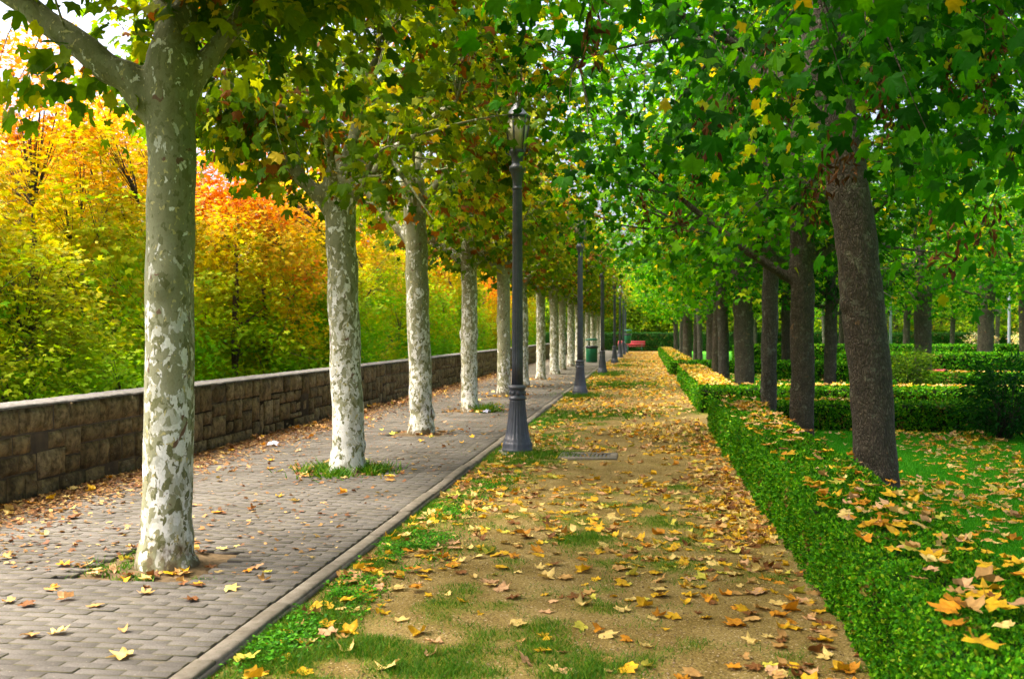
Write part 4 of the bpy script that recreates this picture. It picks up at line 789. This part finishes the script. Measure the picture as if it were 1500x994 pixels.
n = 5000; x = rgx.uniform(-1.95, 1.0, n); y = 4.2 + 9 * rgx.random(n) ** 1.5; a = rgx.uniform(0, 6.28, n); OCT = [(np.array([[1, 0, 0], [0, .8, .1], [-1, 0, 0], [0, -.8, 0], [0, 0, .6], [.2, .1, -.5]], float), np.array([[0, 1, 4], [1, 2, 4], [2, 3, 4], [3, 0, 4], [1, 0, 5], [2, 1, 5], [3, 2, 5], [0, 3, 5]]))]
pb = Bag(); inst(pb, OCT, np.stack([x, y, np.full(n, .004)], 1), frames(np.stack([np.cos(a), np.sin(a), 0 * a], 1), rgx.normal(0, .2, (n, 3)) + [0, 0, 1]), rgx.uniform(.003, .009, n), palette(rgx, n, [(.3, .21, .1), (.2, .14, .07), (.4, .32, .2)], [3, 3, 1]), rgx)
tag(obj('pebbles', pb.mesh('pebbles', M['seed']), kind='stuff'), 'loose small stones scattered over the sandy path', 'gravel')
# ---- fallen leaves
FC = {'golden yellow': (.72, .43, .015), 'pale straw': (.72, .53, .17), 'orange': (.66, .28, .015), 'tan': (.55, .32, .1), 'pinkish tan': (.68, .4, .2), 'dry brown': (.2, .08, .02), 'greenish yellow': (.6, .56, .07)}
FN = list(FC); rl = np.random.default_rng(55); spots = []       # x, y, z, size, colour index, place
def scatter(n, fx, fy, fz, place, wts, size=(.055, .1), dens=None):
    x, y = fx(n), fy(n)
    if dens is not None: k = rl.random(n) < dens(x, y); x, y = x[k], y[k]
    z = fz(x, y); P = np.stack([x, y, z], 1); k = inframe(P, 30); x, y, z = x[k], y[k], z[k]; m = len(x)
    spots.append((x, y, z, rl.uniform(*size, m), rl.choice(7, m, p=np.array(wts) / sum(wts)), np.full(m, place)))
U = rl.uniform; const = lambda c: (lambda x, y: np.full(len(x), c))
def nz2(x, y, s, seed): return fnoise(np.stack([x, y * .7, 0 * x], 1), s, seed, 3)
def path_d(x, y):
    d = .22 + .75 * np.clip((nz2(x, y, .8, 6) - .42) * 4, 0, 1); right = np.clip((x + .9) / 1.5, 0, 1); far = np.clip((y - 5) / 4, 0, 1)
    clear = np.exp(-((x + .15) / .5) ** 2 - ((y - 12.6) / 2.2) ** 2); left = np.exp(-((x + 1.7) / .25) ** 2) * .35
    return np.clip(d * (.12 + .55 * right + .3 * far + left) * (.3 + .7 * far) * (1 - .85 * clear), 0, 1)
scatter(8000, lambda n: U(-1.98, 1.06, n), lambda n: 4.2 + 13 * rl.random(n) ** 1.15, const(.004), 0, [6, 4.5, 2, 2.6, 2, 1.1, 1.5], (.034, .09), path_d)
scatter(9500, lambda n: U(-1.95, 1.06, n), lambda n: U(16, 83, n), const(.004), 0, [6, 4, 2.5, 2.5, 1, .8, 1], (.05, .09), lambda x, y: .06 + np.clip(1.5 * path_d(x, y) * np.where(nz2(x, y, .35, 66) > .46, 1, .35), 0, .94))
scatter(1500, lambda n: .98 - np.abs(rl.normal(0, .22, n)), lambda n: U(4.2, 18, n), const(.006), 0, [3, 3, 2, 3, 2, 3, 1], (.04, .08), lambda x, y: .25 + .6 * (nz2(x, y, .9, 12) > .5))
scatter(80, lambda n: -1.93 + np.abs(rl.normal(0, .16, n)), lambda n: U(4.3, 14, n), const(.02), 0, [3, 3, 2, 4, 2, 3, 1], (.045, .088))
hz = lambda x, y: H1[4] + .035 + (fnoise(np.stack([0 * x, y, 0 * x + .5], 1), 2.2, 31, 3) - .5) * .06
scatter(1900, lambda n: U(1.1, 1.76, n), lambda n: U(4.4, 16.4, n), hz, 1, [6, 3, 2.5, 2, 1.5, .3, 1], (.04, .08), lambda x, y: np.clip((nz2(x, y, .75, 14) - .4) * 3.4, .1, 1) * (.5 + .5 * (x > 1.3)) * (.65 + .35 * (y > 7)))
scatter(900, lambda n: U(1.1, 1.8, n), lambda n: U(20.1, 32.4, n), const(.54), 1, [6, 3, 2.5, 2, 1, .2, 1], (.04, .08)); scatter(700, lambda n: U(1.1, 1.8, n), lambda n: U(37.8, 71, n), const(.54), 1, [6, 3, 2.5, 2, 1, .2, 1], (.07, .11))
scatter(420, lambda n: U(2, 14, n), lambda n: U(16.45, 16.95, n), const(.49), 1, [6, 3, 2, 2, 1, .2, 1], (.04, .08), lambda x, y: nz2(x, y, .6, 3) > .5); scatter(420, lambda n: U(2, 14, n), lambda n: U(20.15, 20.65, n), const(.54), 1, [6, 3, 2, 2, 1, .2, 1], (.04, .08)); scatter(300, lambda n: U(7.2, 14, n), lambda n: U(26.2, 26.9, n), const(.58), 1, [6, 3, 2, 2, 1, .2, 1], (.04, .08))
scatter(190, lambda n: U(1.12, 1.78, n), lambda n: U(3.3, 7.5, n), hz, 1, [6, 3, 2.5, 2, 2, .3, 1], (.05, .092), lambda x, y: np.clip((nz2(x, y, 1.1, 15) - .38) * 4, .1, 1))
scatter(5600, lambda n: U(1.85, 7.5, n), lambda n: 4.6 + 11.7 * rl.random(n) ** .9, const(.03), 2, [6, 4, 2, 3, 1.5, .5, 1], (.04, .08), lambda x, y: np.clip((nz2(x, y, .7, 21) - .38) * 3, .08, 1) * np.where(y < 12, 1, .75))
scatter(2400, lambda n: U(1.9, 16, n), lambda n: U(21.3, 46, n), const(.05), 2, [6, 4, 2, 3, 1, .5, 1], (.07, .11), lambda x, y: np.clip((nz2(x, y, .4, 23) - .35) * 3, .1, 1))
scatter(130, lambda n: U(-5.6, -2.15, n), lambda n: 4.4 + 26 * rl.random(n) ** 1.4, const(PV_Z + .004), 3, [3, 2.5, 2, 4, 1.5, 4, .6], (.045, .088), lambda x, y: ~in_pit(x, y, -.2))
for px_, py_ in PLANES[1:8]: scatter(46, lambda n: px_ + rl.normal(0, .42, n), lambda n: py_ - .12 + rl.normal(0, .3, n), lambda x, y: np.where(in_pit(x, y, -.02), .042, PV_Z + .004), 3, [2, 2, 2, 4, 1, 5, .6], (.04, .08), lambda x, y: np.hypot(x - px_, y - py_) > .24)
scatter(420, lambda n: -5.68 + np.abs(rl.normal(0, .28, n)), lambda n: U(6.5, 40, n), const(PV_Z + .006), 3, [1, 1.5, 2, 4, 1, 7, .3], (.045, .09))
x, y, z, s, ci, pl = [np.concatenate(a) for a in zip(*spots)]; P = np.stack([x, y, z], 1); n = len(x)
# keep leaves clear of trunks and plinths
okk = np.ones(n, bool)
for (tx, ty, tr_) in [(a, b, .22) for a, b in PLANES] + [(2.17, 9.65, .27), (2.27, 14.9, .23), (1.92, 15.95, .18), (-1.67, 12.95, .24), (-1.62, 24.9, .22)]: okk &= np.hypot(x - tx, y - ty) > tr_
x, y, z, s, ci, pl, P = x[okk], y[okk], z[okk], s[okk], ci[okk], pl[okk], P[okk]; n = len(x)
ang = U(0, 6.28, n); tilt = rl.normal(0, .22, (n, 2)); nd = np.stack([tilt[:, 0], tilt[:, 1], np.ones(n)], 1); R = frames(np.stack([np.cos(ang), np.sin(ang), 0 * ang], 1), nd)
_, _, dd = proj(P); key = s / dd; ordk = np.argsort(-key); sel = np.zeros(n, bool); sel[ordk[:300]] = True
PLN = [('lying on the gravel path', 'fallen leaves on the gravel path'), ('resting on top of the clipped hedge', 'fallen leaves on the hedge tops'), ('lying on the grass of the near lawn', 'fallen leaves on the lawn'), ('lying on the paved walk', 'fallen leaves on the paving')]
fm = {}
for i in np.where(sel)[0]:
    v = int(rl.integers(len(T_FALL))); kk = (v, int(ci[i]))
    if kk not in fm:
        tv, tf = T_FALL[v]; rr = np.random.default_rng(kk[0] * 9 + kk[1]); fm[kk] = mesh_np('fallen_leaf', tv, tf, M['fallen'], np.repeat(np.array(FC[FN[kk[1]]])[None] * rr.uniform(.8, 1.15), len(tv), 0) * rr.uniform(.85, 1.1, (len(tv), 1)))
    o = obj('fallen_leaf', fm[kk]); o.matrix_world = Matrix.Translation(P[i].tolist()) @ Matrix(R[i].tolist()).to_4x4() @ Matrix.Scale(float(s[i]), 4)
    nm = FN[ci[i]]; wh, gr = PLN[pl[i]]; tag(o, f'{nm} fallen leaf {wh}', 'leaf', f'{nm} {gr}')
fcol = np.array([FC[k] for k in FN])[ci] * rl.uniform(.75, 1.2, (n, 1))
for p, nm in ((0, 'gravel path'), (1, 'hedge tops'), (2, 'lawns'), (3, 'paved walk')):
    k = (~sel) & (pl == p); near = k & (dd < 14); b = Bag(); inst(b, T_FALL, P[near], R[near], s[near], fcol[near], rl); far = k & ~near
    inst(b, [leaf_t(H_MID, -.4, .3), leaf_t(H_MID, -.2, .6), leaf_t(H_MID, .3, .5)], P[far] + [0, 0, .02], R[far], s[far], fcol[far], rl)
    tag(obj('leaf_litter', b.mesh('leaf_litter', M['fallen']), kind='stuff'), f'carpet of small yellow and brown leaves on the {nm}', 'leaves')
# crumbled brown litter along the wall foot and on the paving
n = 40000; x = np.where(rl.random(n) < .85, -5.7 + np.abs(rl.normal(0, .4, n)), U(-5.5, -2.2, n)); y = 6 + 30 * rl.random(n) ** 1.3; k = (x < -2.15) & inframe(np.stack([x, y, 0 * x], 1)) & ~in_pit(x, y, -.05) & (rl.random(n) < .35 + .8 * (nz2(x, y, 1.3, 44) - .3)); x, y = x[k], y[k]; n = len(x); a = U(0, 6.28, n)
b = Bag(); inst(b, T_OVAL + T_LOW, np.stack([x, y, np.full(n, PV_Z + .006)], 1), frames(np.stack([np.cos(a), np.sin(a), 0 * a], 1), np.stack([rl.normal(0, .3, n), rl.normal(0, .3, n), np.ones(n)], 1)), U(.012, .05, n), palette(rl, n, [(.3, .15, .045), (.16, .07, .025), (.42, .27, .1), (.5, .36, .12)], [4, 4, 2, 1]), rl)
tag(obj('leaf_crumbs', b.mesh('leaf_crumbs', M['fallen']), kind='stuff'), 'crumbled brown leaf fragments along the foot of the stone wall', 'leaves')
print('objects', len(SC.objects), 'tris', sum(len(m.loop_triangles) if m.loop_triangles else sum(1 for _ in ()) for m in bpy.data.meshes))
